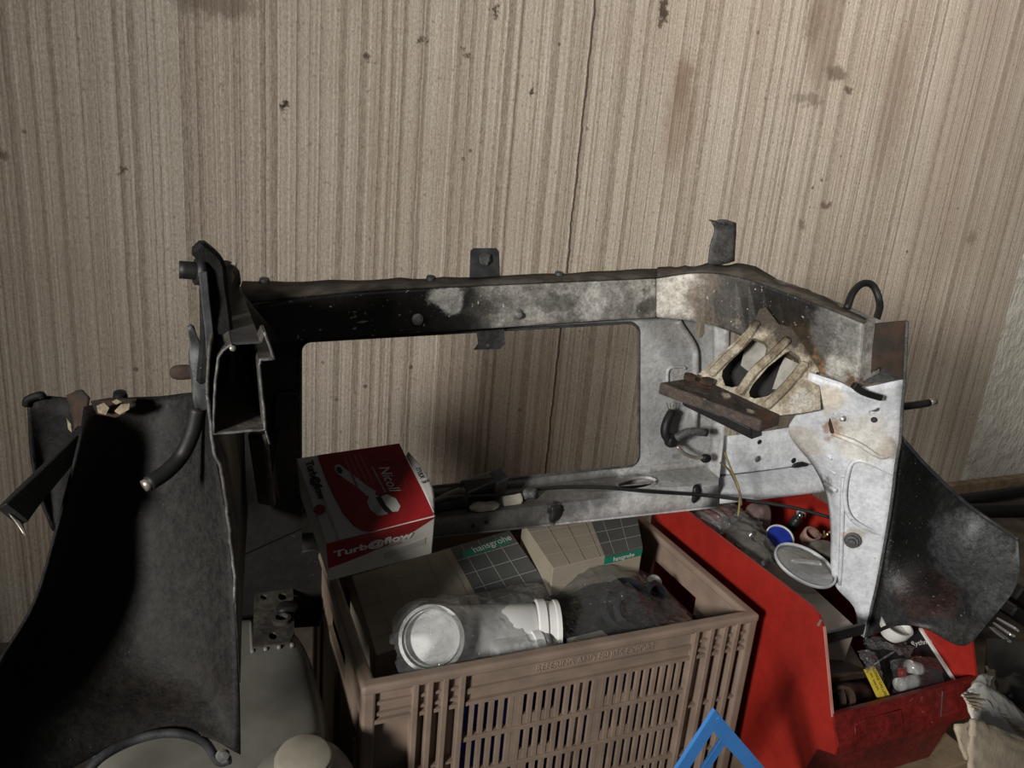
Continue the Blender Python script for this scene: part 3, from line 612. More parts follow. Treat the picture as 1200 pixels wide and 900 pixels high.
# tall post with hooked top and pin at the left end of the beam
bar('post', [(229, 287, .86), (244, 301, .86), (250, 312, .86), (250, 330, .86), (252, 360, .86), (254, 400, .85), (252, 450, .83)], (.014, .03), (.020, .012), M['black'], car, 4, (1, 0, 0), .003)
bar('post_strip', [(238, 318, .845), (241, 350, .845), (245, 385, .845), (247, 420, .83)], .007, .004, M['darksteel'], car, 3, (1, 0, 0))
tube('post_pin', [(210, 316, .855), (224, 317, .855), (243, 319, .857)], .0075, M['rubber'], car, 2)
tube('pin_collar', [(229, 318, .855), (240, 319, .857)], .0115, M['rubber'], car, 1)
surf('post_plate', [[(254, 312, .90), (263, 305, .93), (272, 309, .96), (279, 318, .98)], [(256, 330, .90), (264, 328, .93), (273, 328, .96), (281, 330, .98)], [(262, 372, .90), (268, 366, .94), (276, 358, .98), (284, 345, 1.02)], [(268, 410, .92), (290, 405, 1.0), (310, 402, 1.06), (330, 400, 1.12)]], M['black'], car, .003, 4)
blob('bare_patch', (265, 319, .925), (.008, .002, .009), M['foamtape'], car, .7, 150, 3, 0, 2)
bar('plate_spike', [(278, 332, .975), (279, 318, .975)], .006, .003, M['rust'], car)
surf('post_flange', [[(221, 385, .85), (226, 381, .85), (230, 384, .85)], [(222, 405, .85), (229, 402, .85), (236, 404, .85)], [(223, 440, .845), (234, 440, .84), (244, 440, .83)], [(226, 480, .84), (236, 480, .84), (246, 478, .82)]], M['darksteel'], car, .004, 3, disp=lambda v: Vector((.003 * noise.noise(v * 70), 0, .003 * noise.noise(v * 60))))
blob('flange_clip', (216, 436, .85), (.010, .004, .0055), M['rust'], car, .4, 60, 3, 0, 9)
# hoses
tube('hose', [(232, 478, .84), (226, 505, .84), (214, 532, .84), (196, 552, .83), (174, 567, .82)], .0068, M['rubber'], car, 6, 12)
tube('hose_end', [(177, 565, .821), (168, 570, .818)], .0052, M['copper'], car, 1)
bar('strap', [(92, 518, .90), (60, 553, .86), (33, 582, .83), (14, 604, .81)], .012, (.014, .022), M['rubber'], car, 4, (0, 1, 0))
surf('strap_fray', [[(10, 602, .808), (26, 612, .808)], [(20, 615, .805), (28, 618, .805)], [(29, 629, .80), (32, 628, .80)]], M['copper'], car, .001, 3)
# wiring along the sill
har = tube('wiring_harness', [(500, 592, 1.07), (530, 583, 1.08), (590, 579, 1.09), (640, 572, 1.11), (700, 571, 1.085), (760, 576, 1.05), (820, 580, 1.04), (880, 587, .98), (930, 595, .92), (975, 607, .86)], .0028, M['rubber'], car, 6)
tag(har, 'black wiring loom lying along the white sill')
cnb = hexa('connector', [(538, 562, 1.12), (590, 546, 1.13), (598, 558, 1.09), (546, 580, 1.08)], (0, .01, -.035), M['blackplastic'], har, .004)
hexa('connector_cover', [(573, 552, 1.12), (587, 545, 1.12), (598, 560, 1.08), (582, 568, 1.08)], (-.004, .004, -.03), M['blackplastic'], har, .003)
tube('connector_boot', [(545, 583, 1.10), (525, 588, 1.10), (508, 594, 1.09)], [.017, .009], M['rubber'], har, 3)
hexa('taped_end', [(588, 577, 1.10), (611, 575, 1.10), (614, 584, 1.08), (590, 589, 1.08)], (0, 0, -.010), M['foamtape'], har, .004)
blob('tape_scrap', (566, 594, 1.075), (.022, .012, .005), M['foamtape'], har, .5, 60, 3, 0, 11)
tube('wire_end', [(612, 580, 1.10), (622, 578, 1.10), (628, 579, 1.09)], .008, M['bracket'], har, 2)
blob('cable_clip', (816, 579, 1.058), (.009, .006, .013), M['blackplastic'], har, .5, 90, 3, 0, 4)
blob('cable_clip', (651, 600, 1.06), (.010, .006, .013), M['rubber'], har, .5, 80, 3, 0, 8)
tube('yellow_wire', [(849, 530, 1.05), (856, 548, 1.02), (865, 570, .98), (867, 585, .97), (865, 605, .95)], .0018, plain('yellow wire', (.25, .19, .07), .5), har, 5, 6)
tube('yellow_wire', [(844, 542, 1.05), (855, 552, 1.02), (866, 575, .975), (869, 592, .96)], .0018, plain('brown wire', (.13, .09, .04), .5), har, 5, 6)
# loose plug hanging on the panel
plug = tube('cut_plug', [(788, 482, 1.14), (781, 496, 1.13), (780, 510, 1.125), (790, 520, 1.125)], .0075, M['rubber'], car, 4)
tag(plug, 'cut wiring plug hanging on the white panel')
blob('plug_body', (786, 516, 1.125), (.011, .009, .010), M['blackplastic'], plug, .3, 60, 3, .3, 5)
tube('plug_lever', [(792, 514, 1.12), (806, 506, 1.11), (828, 507, 1.10)], .0065, M['bracket'], plug, 3)
tube('plug_lead', [(793, 523, 1.12), (803, 532, 1.11), (815, 536, 1.105), (824, 536, 1.10)], .003, M['copper'], plug, 4)
blob('plug_cap', (827, 537, 1.10), (.008, .006, .007), M['rubber'], plug, .25, 80, 3, 0, 6)
for k in range(3): tube('wire_strand', [(786, 484, 1.14), (783 + k * 3, 478, 1.135), (781 + k * 4, 470 + k, 1.13)], .0009, M['copper'], plug, 3, 5)

CARMAP[0] = False

# ------------------------------------------------------------------ slatted crate
M['crate'] = plain('taupe crate plastic', (.27, .20, .155), .5, 0, 25, .22, .12)
CX0, CX1, CY0, CY1, CZ = .158, .690, .682, 1.03, .33
crate = root('plastic_crate', ((CX0 + CX1) / 2, (CY0 + CY1) / 2, FZ), 'taupe slatted plastic crate holding boxes and bagged pipe fittings', 'crate')
mc = M['crate']
def XF(px, z=.30): # world x of a pixel column on the crate front
    lo, hi = CX0, CX1
    for _ in range(30):
        m = (lo + hi) / 2; d = R3.transposed() @ (Vector((m, CY0, z)) - CAM)
        if 600 + F * d.x / -d.z < px: lo = m
        else: hi = m
    return lo
# rim: rounded frame made as one ring
rim_o = [(CX0, CY0), (CX1, CY0), (CX1, CY1), (CX0, CY1)]; ti = .016
vs, fs = [], []
for z, e, i_ in ((CZ, 0, ti), (CZ - .012, 0, ti)):
    for (x, y) in rim_o: vs.append((x, y, z))
    for (x, y) in rim_o:
        vs.append((x + (ti if x == CX0 else -ti), y + (ti if y == CY0 else -ti), z))
for k in range(4):
    k2 = (k + 1) % 4
    fs += [(k, k2, 4 + k2, 4 + k), (8 + k, 12 + k, 12 + k2, 8 + k2), (k, 8 + k, 8 + k2, k2), (4 + k, 4 + k2, 12 + k2, 12 + k)]
bevel(fin('rim', mesh(vs, fs), mc, crate), .004, 3)
SK = CY0 + .004; TH = .006                       # front skin, set back behind the rim
boxes('front_band', [(CX0 + .012, CX1 - .012, SK + .003, SK + .009, CZ - .050, CZ - .010), (XF(545), XF(815), SK - .001, SK + .004, CZ - .037, CZ - .030), (CX0 + .004, CX1 - .004, SK - .002, SK + .008, CZ - .052, CZ - .047)], mc, crate)
rows_z = [(.278, .232), (.226, .180), (.174, .128), (.122, .076)]
rails = [(XF(545), XF(815), SK - .001, SK + .009, z0 - .006, z0) for (_, z0) in rows_z]
for k, r_ in enumerate(rails):
    box('cross_rail', *r_, mc, crate, .0006)
sl_x = []
# slats and blanks across the front, copied from one mesh
x0s, x1s = XF(545), XF(813)
ns = 25; pitch = (x1s - x0s) / ns
vs, fs = boxm(-.0027, .0027, 0, .007, 0, .046); sme = bpy.data.meshes.new('slat'); sme.from_pydata(vs, [], fs); sme.materials.append(mc)
blanks = {0: (5, 14), 1: (5, 14), 2: (6, 15), 3: (6, 15)}
for ri, (zt, zb) in enumerate(rows_z):
    for k in range(1, ns):
        o = bpy.data.objects.new('slat', sme); COL.objects.link(o); o.parent = crate
        o.location = Vector((x0s + k * pitch, SK + .001, zb)) - crate.location
    for b_ in blanks[ri]:
        box('blank_panel', x0s + (b_ + .0) * pitch, x0s + (b_ + 1.25) * pitch, SK + .0015, SK + .0075, zb, zt, mc, crate, 0)
for b_, n_ in ((6.3, 4), (15.3, 4)):           # short half-height fillers beside the blanks
    box('filler', x0s + b_ * pitch, x0s + (b_ + n_) * pitch, SK + .0022, SK + .0075, rows_z[0][1], rows_z[0][1] + .013, mc, crate, 0)
    box('filler', x0s + b_ * pitch, x0s + (b_ + n_) * pitch, SK + .0022, SK + .0075, rows_z[1][1], rows_z[1][1] + .013, mc, crate, 0)
for px in (487, 504, 522, 542, 815, 833, 849, 863):   # tall ribs at both ends
    x = XF(px); box('rib', x - .0035, x + .0035, CY0 - .0005, SK + .012, FZ, CZ - .008, mc, crate, .001)
for (a, b) in ((443, 487), (487, 504), (504, 522), (522, 542), (815, 833), (833, 849), (849, 863), (863, 886)):
    xa, xb = XF(a), XF(b)
    box('end_panel', xa, xb, SK + .009, SK + .012, FZ, CZ - .01, mc, crate, 0)
    for z in (CZ - .028, CZ - .042, .20, .12):
        box('web', xa, xb, SK - .001, SK + .010, z, z + .0035, mc, crate, 0)
for (x, y) in ((CX0 + .001, CY0 + .001), (CX1 - .016, CY0 + .001), (CX0 + .001, CY1 - .016), (CX1 - .016, CY1 - .016)):
    box('corner_post', x, x + .015, y, y + .015, FZ, CZ - .006, mc, crate, .003)
# side walls: hand holes and slots cut out
for nm, xw, dx in (('left', CX0 + .005, .006), ('right', CX1 - .012, .006)):
    def sp(y, z): return Vector((xw, y, z))
    hh = [[sp(.80, .285), sp(.92, .285), sp(.92, .25), sp(.80, .25)]]
    for k in range(4): hh.append([sp(.715 + k * .014, .27), sp(.721 + k * .014, .27), sp(.721 + k * .014, .235), sp(.715 + k * .014, .235)])
    for k in range(5): hh.append([sp(.935 + k * .014, .27), sp(.941 + k * .014, .27), sp(.941 + k * .014, .235), sp(.935 + k * .014, .235)])
    poly('side_wall', [sp(CY0 + .01, CZ - .008), sp(CY1 - .01, CZ - .008), sp(CY1 - .01, FZ), sp(CY0 + .01, FZ)], mc, crate, dx, hh, Vector((1, 0, 0)))
    for k in range(3):
        box('side_rib', xw - .004 if nm == 'left' else xw + .004, xw + .002 if nm == 'left' else xw + .011, .72 + k * .12, .727 + k * .12, FZ, .23, mc, crate, .001)
box('back_wall', CX0 + .01, CX1 - .01, CY1 - .012, CY1 - .006, FZ, CZ - .008, mc, crate, 0)
box('base', CX0 + .008, CX1 - .008, CY0 + .012, CY1 - .008, FZ + .002, FZ + .010, mc, crate, 0)
box('front_skirt', CX0 + .012, CX1 - .012, SK + .002, SK + .008, FZ, .070, mc, crate, 0)
M['emboss'] = plain('embossed crate plastic', (.31, .235, .185), .5, 0, 25, .2, .1)
text('embossed_lettering', 'REFERING AND FRUITS EXPORT', (XF(630), SK + .003, CZ - .027), (1, 0, 0), (0, 0, 1), .0125, M['emboss'], crate, .0008, .93)

# blue sacks and clutter showing between the slats, carrying the boxes on top
M['bluebag'] = plain('blue plastic', (.03, .08, .75), .35, 0, 40, .5, .3)
M['greyjunk'] = plain('dark grey plastic', (.03, .03, .032), .5, 0, 40, .5, .3)
M['whiteplastic'] = plain('white plastic', (.72, .71, .68), .35, 0, 30, .08, .05)
tag(blob('plastic_sack', (.33, .80, .15), (.07, .07, .14), M['bluebag'], None, .2, 20, 4, 0, 1, True), 'blue plastic sack low in the crate behind the left slats', 'sack', 'sacks at the bottom of the crate') if False else None
def vblob(name, c, *a, **k): return blob(name, Vector(c), *a, **k)
tag(vblob('plastic_sack', (.315, .795, .085), (.085, .072, .155), M['bluebag'], None, .12, 22, 4, 0, 1), 'blue plastic sack deep in the crate, behind the left-hand slats', 'sack')
tag(vblob('plastic_sack', (.515, .79, .085), (.075, .068, .155), M['bluebag'], None, .12, 22, 4, 0, 5), 'blue plastic sack deep in the crate, behind the middle slats', 'sack')
tag(vblob('dark_bundle', (.415, .935, .07), (.17, .065, .14), M['greyjunk'], None, .12, 22, 4, 0, 7), 'dark bundle in the bottom of the crate under the boxes', 'bundle')
tag(hexa('white_packet', [Vector((.44, .705, .26)), Vector((.452, .703, .26)), Vector((.455, .715, .265)), Vector((.443, .717, .265))], (0, 0, -.13), M['whiteplastic'], None, .001), 'thin white packet upright behind the crate slats', 'packet')

# ------------------------------------------------------------------ printed cartons
M['redcard'] = plain('red carton', (.26, .012, .014), .42, 0, 25, .2, .05)
M['whitecard'] = plain('white carton', (.50, .48, .44), .55, 0, 25, .1, .05)
M['greyprint'] = plain('grey print', (.34, .34, .32), .6, 0, 40, .2, 0)
M['darkprint'] = plain('dark print', (.02, .02, .022), .6, 0, 40, .2, 0)
M['whiteprint'] = plain('white print', (.62, .60, .56), .55, 0, 40, .1, 0)
M['faintprint'] = plain('faint red print', (.30, .07, .065), .5, 0, 40, .1, 0)
M['pipeprint'] = plain('printed pipe grey', (.40, .42, .40), .5, 0, 60, .25, 0)
TB = [V(p) for p in ((347, 537, .90), (467, 520, .90), (510, 605, .785), (382, 637, .785))]   # back-left, back-right, front-right, front-left
ex = (TB[2] - TB[3]); ey = (TB[0] - TB[3]); tn = ex.cross(ey).normalized()
_d = ray(468, 519); TB[1] = CAM + _d * ((TB[0] - CAM).dot(tn) / _d.dot(tn))

carton = root('shower_waste_carton', (TB[3] + TB[2]) / 2 - tn * .082, 'red and white carton printed with a white waste pipe, perched on the crate rim', 'carton')
dn = -tn * .082
body = bevel(fin('carton_body', mesh(TB + [p + dn for p in TB], [(0, 1, 2, 3), (7, 6, 5, 4), (0, 4, 5, 1), (1, 5, 6, 2), (2, 6, 7, 3), (3, 7, 4, 0)]), M['whitecard'], carton), .0012)
def onq(q, u, v, lift=.0006):     # point on a quad: u along front edge, v towards its back, raised off the face
    a = q[3].lerp(q[2], u); b = q[0].lerp(q[1], u); nn = (q[2] - q[3]).cross(q[0] - q[3]).normalized()
    return a.lerp(b, v) + nn * lift
def patch(name, q, uv, mat, parent, th=.0004, lift=.0006):
    nn = (q[2] - q[3]).cross(q[0] - q[3]).normalized()
    return poly(name, [onq(q, u, v, lift) for u, v in uv], mat, parent, th, toward=-nn)
top = TB
FRT = [TB[3], TB[2], TB[2] + dn, TB[3] + dn]                 # as a quad: its "back" edge is the top edge
patch('red_panel', top, [(.985, .01), (.999, .12), (.995, .99), (.20, .995), (.195, .75), (.205, .5), (.23, .27), (.28, .11), (.34, .03), (.40, .004)], M['redcard'], carton)
patch('red_panel', FRT, [(0, .995), (.998, .995), (.98, .96), (.8, .76), (.6, .60), (.35, .48), (.15, .40), (0, .36)], M['redcard'], carton)
LFT = [TB[0], TB[3], TB[3] + dn, TB[0] + dn]
xd = (TB[2] - TB[3]).normalized(); yd = (TB[0] - TB[3]).normalized(); zd = tn
text('lettering', 'Turb@flow', onq(FRT, .06, .63, .0012), xd, zd, .0175, M['whiteprint'], carton, .0002, 1.12, bold=.0006)
text('lettering', 'Bonde de douche 60 mm à sortie', onq(FRT, .06, .54, .0012), xd, zd, .0062, M['faintprint'], carton, .0001, .95)
text('lettering', 'Turb@flow', onq(top, .07, .93, .0012), -yd, xd, .0125, M['darkprint'], carton, .0002, 1.0, bold=.0005)
text('lettering', 'Bonde de douche à sortie', onq(top, .10, .47, .0012), -yd, xd, .0062, M['greyprint'], carton, .0001, .95)
text('logo', 'Nicoll', onq(top, .70, .72, .0012), (-yd * .9 + xd * .02), xd, .0185, M['whiteprint'], carton, .0002, .9, shear=.35)
tube('logo_frame', [onq(top, u, v, .0009) for u, v in ((.66, .78), (.86, .78), (.88, .70), (.87, .42), (.83, .38), (.80, .40))], .0004, M['faintprint'], carton, 3, 5)
bar('print_line', [onq(top, .645, .74, .0009), onq(top, .665, .40, .0009)], .0016, .0003, M['greyprint'], carton, 1, xd, 0)
for k in range(4):
    u = .42 + k * .05; bar('print_line', [onq(top, u + .01, .93, .0009), onq(top, u + .02, .93 - (.40 if k != 1 else .32), .0009)], .0022, .0003, M['faintprint'], carton, 1, xd, 0)
# printed picture of the waste pipe: flat shapes on the lid
patch('pipe_print', top, [(.30, .80), (.33, .84), (.37, .83), (.47, .64), (.53, .52), (.59, .44), (.55, .37), (.49, .41), (.44, .52), (.38, .62), (.31, .74)], M['pipeprint'], carton, .0003, .0009)
patch('pipe_print', top, [(.47, .34), (.53, .42), (.62, .36), (.64, .24), (.60, .15), (.52, .15), (.47, .24)], M['pipeprint'], carton, .0003, .0010)
patch('pipe_print', top, [(.56, .36), (.61, .38), (.66, .30), (.67, .20), (.63, .14), (.59, .18), (.57, .27)], M['darkprint'], carton, .0003, .0012)
patch('pipe_print', top, [(.61, .36), (.67, .37), (.73, .30), (.74, .20), (.70, .15), (.65, .16), (.62, .25)], M['whiteprint'], carton, .0003, .0014)
patch('pipe_print', top, [(.315, .77), (.335, .81), (.36, .80), (.37, .755), (.35, .72), (.325, .73)], M['darkprint'], carton, .0003, .0012)
M['palebox'] = plain('pale print', (.40, .385, .35), .6, 0, 40, .1, 0)
patch('print_box', FRT, [(.52, .36), (.92, .52), (.92, .34), (.52, .2)], M['palebox'], carton)
surf('open_flap', [[onq(top, 1.0, .80, .001), onq(top, 1.03, .82, .006)], [onq(top, 1.0, .6, .001), onq(top, 1.09, .58, .004)], [onq(top, 1.0, .35, .001), onq(top, 1.10, .32, 0)], [onq(top, 1.0, .05, .001), onq(top, 1.01, .05, -.002)]], M['whitecard'], carton, .001, 3)
text('lettering', 'max 5', onq(top, 1.02, .60, .0045), -yd, xd, .013, M['darkprint'], carton, .0001, .8)
lathe('thumb_notch', [(.007, 0), (.007, .0003)], onq(top, .045, .36, .0012), tn, M['redcard'], carton, 14)

M['beigecard'] = plain('beige carton', (.33, .29, .225), .6, 0, 18, .12, .05)
M['greycard'] = plain('grey carton', (.085, .088, .085), .5, 0, 18, .15, .05)
M['gridline'] = plain('pale grid line', (.36, .355, .33), .6, 0, 40, .1, 0)
M['beigegrid'] = plain('beige grid line', (.42, .37, .29), .6, 0, 40, .1, 0)
M['greencard'] = plain('green print', (.012, .20, .13), .5, 0, 40, .1, 0)
def hcarton(q, depth, split, label, slope=None, nu=8, nv=5, band=None, bandtext=None, front=False, down=None):
    q = [Vector(p) for p in q]; n0 = (q[2] - q[3]).cross(q[0] - q[3]).normalized()
    d0 = q[1] - CAM; q[1] = CAM + d0 * ((q[0] - CAM).dot(n0) / d0.dot(n0))
    nn = (q[2] - q[3]).cross(q[0] - q[3]).normalized(); d = -nn * depth if down is None else Vector(down)
    r = root('plumbing_carton', (q[0] + q[1] + q[2] + q[3]) / 4 + d, label, 'carton', None)
    bevel(fin('carton_body', mesh(q + [p + d for p in q], [(0, 1, 2, 3), (7, 6, 5, 4), (0, 4, 5, 1), (1, 5, 6, 2), (2, 6, 7, 3), (3, 7, 4, 0)]), M['beigecard'], r), .001)
    patch('grey_panel', q, [(split, .0), (1.0, 0), (1.0, 1.0), (split, 1.0)], M['greycard'], r)
    xd = (q[2] - q[3]).normalized(); yd = (q[0] - q[3]).normalized()
    for k in range(1, nu):
        u = k / nu; m = M['gridline'] if u > split else M['beigegrid']
        bar('grid_line', [onq(q, u, .0, .0011), onq(q, u, 1., .0011)], .0008, .0002, m, r, 1, xd, 0)
    for k in range(1, nv):
        v = k / nv
        bar('grid_line', [onq(q, 0, v, .0008), onq(q, split, v, .0008)], .0008, .0002, M['beigegrid'], r, 1, yd, 0)
        bar('grid_line', [onq(q, split, v, .0011), onq(q, 1, v, .0011)], .0008, .0002, M['gridline'], r, 1, yd, 0)
    if band:
        patch('green_band', q, band, M['greencard'], r, .0003, .0012)
    return r, q, xd, yd
q1 = [V(p) for p in ((412, 675, .93), (597, 622, .97), (652, 702, .83), (441, 768, .80))]
hb, q1, xd, yd = hcarton(q1, .07, .60, 'beige and grey gridded carton with a green brand band, largest box in the crate', nu=9, nv=5, band=[(.64, .80), (.96, .84), (.97, .94), (.65, .90)])
text('lettering', 'hansgrohe', onq(q1, .715, .832, .0022), (onq(q1, .96, .84) - onq(q1, .64, .80)), yd, .0165, M['whiteprint'], hb, .0002, .98)
text('lettering', 'PLATINIUM SIPHON', onq(q1, .545, .62, .0015), -yd, xd, .006, M['greyprint'], hb, .0001, 1)
q2 = [P(612, 612, Z=.352), P(744, 592, Z=.352), P(753, 641, Z=.345), P(648, 666, Z=.345)]
hb2, q2, xd, yd = hcarton(q2, .06, .56, 'smaller beige and grey gridded carton tucked under the white sill', nu=6, nv=4, down=(0, 0, -.06))
F2 = [q2[3], q2[2], q2[2] + Vector((0, .004, -.05)), q2[3] + Vector((0, .004, -.05))]
patch('grey_panel', F2, [(.56, .0), (1.0, 0), (1.0, 1.0), (.56, 1.0)], M['greycard'], hb2)
patch('green_band', F2, [(.56, .72), (1.0, .72), (1.0, .96), (.56, .96)], M['greencard'], hb2, .0003, .0012)
text('lettering', 'hansgrohe', onq(F2, .66, .77, .0022), xd, (0, 0, 1), .010, M['whiteprint'], hb2, .0002, .95)

# ------------------------------------------------------------------ bagged pipe fittings in the crate
M['film'] = film('clear film', (.95, .96, .96), .80, .07, 85, 1.0, .10)
M['filmdark'] = film('smoky film', (.93, .94, .95), .80, .07, 60, 1.0, .04)
M['pvc'] = plain('white pvc', (.74, .74, .72), .3, 0, 30, .06, .03)
C0 = P(506, 748, Y=.735); C1 = P(640, 738, Y=.765)
ax = (C0 - P(560, 752, Y=.80)).normalized(); ax = Vector((-.35, -.80, .48)).normalized()
elbow = root('pipe_elbow', (C0.x + .06, C0.y + .03, C0.z - .04), 'white plastic pipe elbow in a clear bag at the front of the crate', 'pipe fitting')
bend = cr([C0 - ax * .004, C0 - ax * .03, C0 + (C1 - C0) * .36 - ax * .030, C0 + (C1 - C0) * .7 - ax * .014, C1 - ax * .012], 6)
vs, fs = tubem(bend, .0335, 28); fin('elbow_body', mesh(vs, fs[:-2]), M['pvc'], elbow, True).modifiers.new('thick', 'SOLIDIFY').thickness = .0025
lathe('mouth_rim', [(.0385, 0), (.0385, .026), (.0345, .028), (.0345, .0), (.0345, -.01), (.036, -.012)], C0 - ax * .022, ax, M['pvc'], elbow, 36, cap=False)
lathe('mouth_floor', [(.034, 0), (.0, .0002)], C0 - ax * .010, ax, M['pvc'], elbow, 28)
a1 = (C1 - bend[-4]).normalized()
lathe('socket_ring', [(.036, -.018), (.039, -.016), (.039, -.006), (.036, -.005), (.036, .006), (.038, .007), (.038, .012), (.033, .013), (.033, -.01)], C1 + a1 * .002, a1, M['pvc'], elbow, 32, cap=False)
tube('side_branch', [(575, 768, .735), (610, 762, .735), (640, 757, .735)], .020, M['pvc'], elbow, 3, 18)
lathe('branch_ring', [(.020, 0), (.0225, .001), (.0225, .012), (.020, .013)], (622, 760, .735), (P(640, 757, Y=.735) - P(610, 762, Y=.735)), M['pvc'], elbow, 20)
text('lettering', 'al', P(588, 781, Y=.722) + Vector((0, 0, .006)), (1, .1, 0), (0, -.3, 1), .013, M['greyprint'], elbow, .0003, 1)
def bag(name, ctr, rows, mat, parent=None, disp=.006, fr=28, sd=0):
    def dp(v):
        r1 = .9 - 1.9 * abs(noise.noise(v * fr * 1.3 + Vector((0, 0, sd + 9)))); r2 = .5 - 1.5 * abs(noise.noise(v * fr * 3.1 + Vector((sd, 0, 2))))
        return Vector((noise.noise(v * fr + Vector((sd, 0, 0))) + .35 * r2, noise.noise(v * fr + Vector((0, sd + 4, 0))) - .45 * r2, r1 + .35 * r2)) * disp
    return surf(name, rows, mat, parent, 0, 14, smooth=True, disp=dp)
bag('clear_bag', None, [
    [(462, 720, .80), (490, 705, .80), (540, 700, .82), (600, 690, .84), (632, 684, .84), (642, 700, .83)],
    [(458, 750, .74), (485, 716, .745), (535, 706, .765), (590, 706, .785), (628, 700, .795), (648, 720, .80)],
    [(462, 765, .70), (500, 748, .700), (540, 742, .715), (590, 742, .735), (630, 735, .755), (652, 745, .77)],
    [(466, 785, .702), (505, 786, .702), (550, 780, .704), (600, 770, .706), (635, 762, .71), (656, 752, .73)],
    [(470, 800, .712), (510, 800, .712), (550, 792, .712), (600, 783, .712), (635, 778, .713), (655, 770, .72)]], M['film'], elbow, .005, 34, 2)
# second bag with rubber hose parts
M['hosegrey'] = plain('dark blue-grey rubber', (.018, .022, .030), .38, 0, 50, .4, .2)
hose = root('bagged_seals', P(730, 715, Y=.80) + Vector((0, 0, -.06)), 'clear bag of black rubber collars and hose at the right of the crate', 'bag')
HC = P(728, 712, Y=.80)
lathe('rubber_collar', [(.036, -.03), (.036, .02), (.038, .022), (.030, .024), (.028, -.03)], HC, (-.15, -.75, .65), M['hosegrey'], hose, 32, cap=False)
lathe('rubber_collar', [(.026, -.04), (.026, .012), (.028, .016), (.020, .018), (.019, -.04)], HC + Vector((.006, -.008, .0)), (-.1, -.8, .6), M['hosegrey'], hose, 32, cap=False)
lathe('rubber_collar', [(.030, -.02), (.033, -.018), (.033, .02), (.026, .022), (.025, -.02)], HC + Vector((.045, .0, -.006)), (.4, -.7, .55), M['hosegrey'], hose, 32, cap=False)
vblob('rubber_sleeve', HC + Vector((-.055, .02, -.02)), (.055, .05, .025), M['hosegrey'], hose, .25, 26, 4, .4, 8)
vblob('rubber_sleeve', HC + Vector((-.02, .07, -.005)), (.07, .035, .02), M['greyjunk'], hose, .3, 24, 4, .2, 3)
lathe('metal_clip', [(.033, 0), (.034, .001), (.034, .006), (.033, .007)], HC + Vector((.052, -.006, -.004)), (.55, -.65, .5), M['cutedge'], hose, 30, cap=False)
bag('clear_bag', None, [
    [(632, 672, .90), (665, 652, .90), (700, 650, .89), (730, 662, .88), (760, 680, .86), (780, 695, .84)],
    [(640, 700, .86), (670, 682, .84), (705, 676, .82), (735, 684, .80), (765, 698, .80), (795, 710, .79)],
    [(650, 730, .80), (680, 712, .785), (712, 705, .765), (745, 708, .755), (775, 718, .76), (810, 728, .75)],
    [(660, 750, .745), (690, 742, .735), (720, 738, .725), (750, 735, .72), (780, 732, .72), (816, 735, .725)],
    [(668, 758, .715), (700, 755, .713), (725, 752, .713), (755, 748, .713), (785, 744, .713), (814, 738, .715)]], M['filmdark'], hose, .005, 30, 6)
card = tag(hexa('printed_card', [(664, 748, .735), (705, 738, .74), (722, 752, .712), (668, 762, .712)], (0, .003, -.05), M['whitecard'], None, .0008), 'small white printed card against the crate front', 'card')
text('lettering', 'DN 40/50', P(672, 756, Y=.7105), (1, 0, .1), (0, 0, 1), .006, M['darkprint'], card, .0001, 1)
pk = root('pink_packet', P(780, 700, Y=.86) + Vector((0, 0, -.06)), 'pinkish film packet against the right wall of the crate', 'packet')
M['pink'] = plain('dusty pink film', (.17, .095, .085), .4, 0, 30, .5, .3)
bag('packet_body', None, [[(708, 664, .93), (740, 668, .92), (760, 672, .90)], [(740, 690, .88), (770, 700, .86), (790, 704, .84)], [(775, 722, .80), (800, 728, .78), (814, 730, .77)], [(780, 735, .745), (805, 735, .745), (818, 736, .74)]], M['pink'], pk, .004, 30, 3)
pk2 = root('hinged_bracket', P(766, 690, Y=.86) + Vector((0, 0, -.05)), 'white plastic strap bracket with a round eye in the crate', 'bracket')
bar('strap', [(738, 668, .94), (752, 690, .88), (776, 720, .80)], .004, .028, M['beigecard'], pk2, 2, (1, 0, 0))
bar('arm', [(768, 708, .835), (766, 690, .845)], .006, .012, M['pvc'], pk2, 2, (0, 1, 0))
lathe('eye', [(.012, -.003), (.012, .003), (.006, .003), (.006, -.003)], (766, 683, .845), (-.3, -.9, .1), M['pvc'], pk2, 20, cap=False)

# ------------------------------------------------------------------ red picking bin
M['red'] = spotted('red bin plastic', (.32, .020, .013), (.26, .016, .011), 10, [], .42, .12, .45, .02, 20, grit=(90, .74, (.22, .02, .015)), mott=.12)
M['redworn'] = spotted('worn red plastic', (.19, .016, .013), (.12, .011, .010), 25, [], .4, .3, .45, .02, 20, grit=(120, .68, (.36, .10, .08)))
BX0, BX1 = .72, .985
bin_ = root('picking_bin', ((BX0 + BX1) / 2, .78, .09), 'red plastic open-front storage bin filled with plumbing bits', 'bin')
side = [(1.0, .37), (.635, .37), (.618, .366), (.608, .355), (.565, .252), (.548, .222), (.548, .212), (.575, .198), (.60, .092), (.985, .092)]
poly('side_panel', [Vector((BX0, y, z)) for y, z in side], M['red'], bin_, .004, toward=Vector((1, 0, 0)))
poly('side_panel', [Vector((BX1 - .004, y, z)) for y, z in side], M['red'], bin_, .004, toward=Vector((1, 0, 0)))
poly('back_panel', [Vector((BX0 + .004, 1.0, .37)), Vector((BX1 - .004, 1.0, .37)), Vector((BX1 - .004, .985, .092)), Vector((BX0 + .004, .985, .092))], M['red'], bin_, .004, toward=Vector((0, -1, 0)))
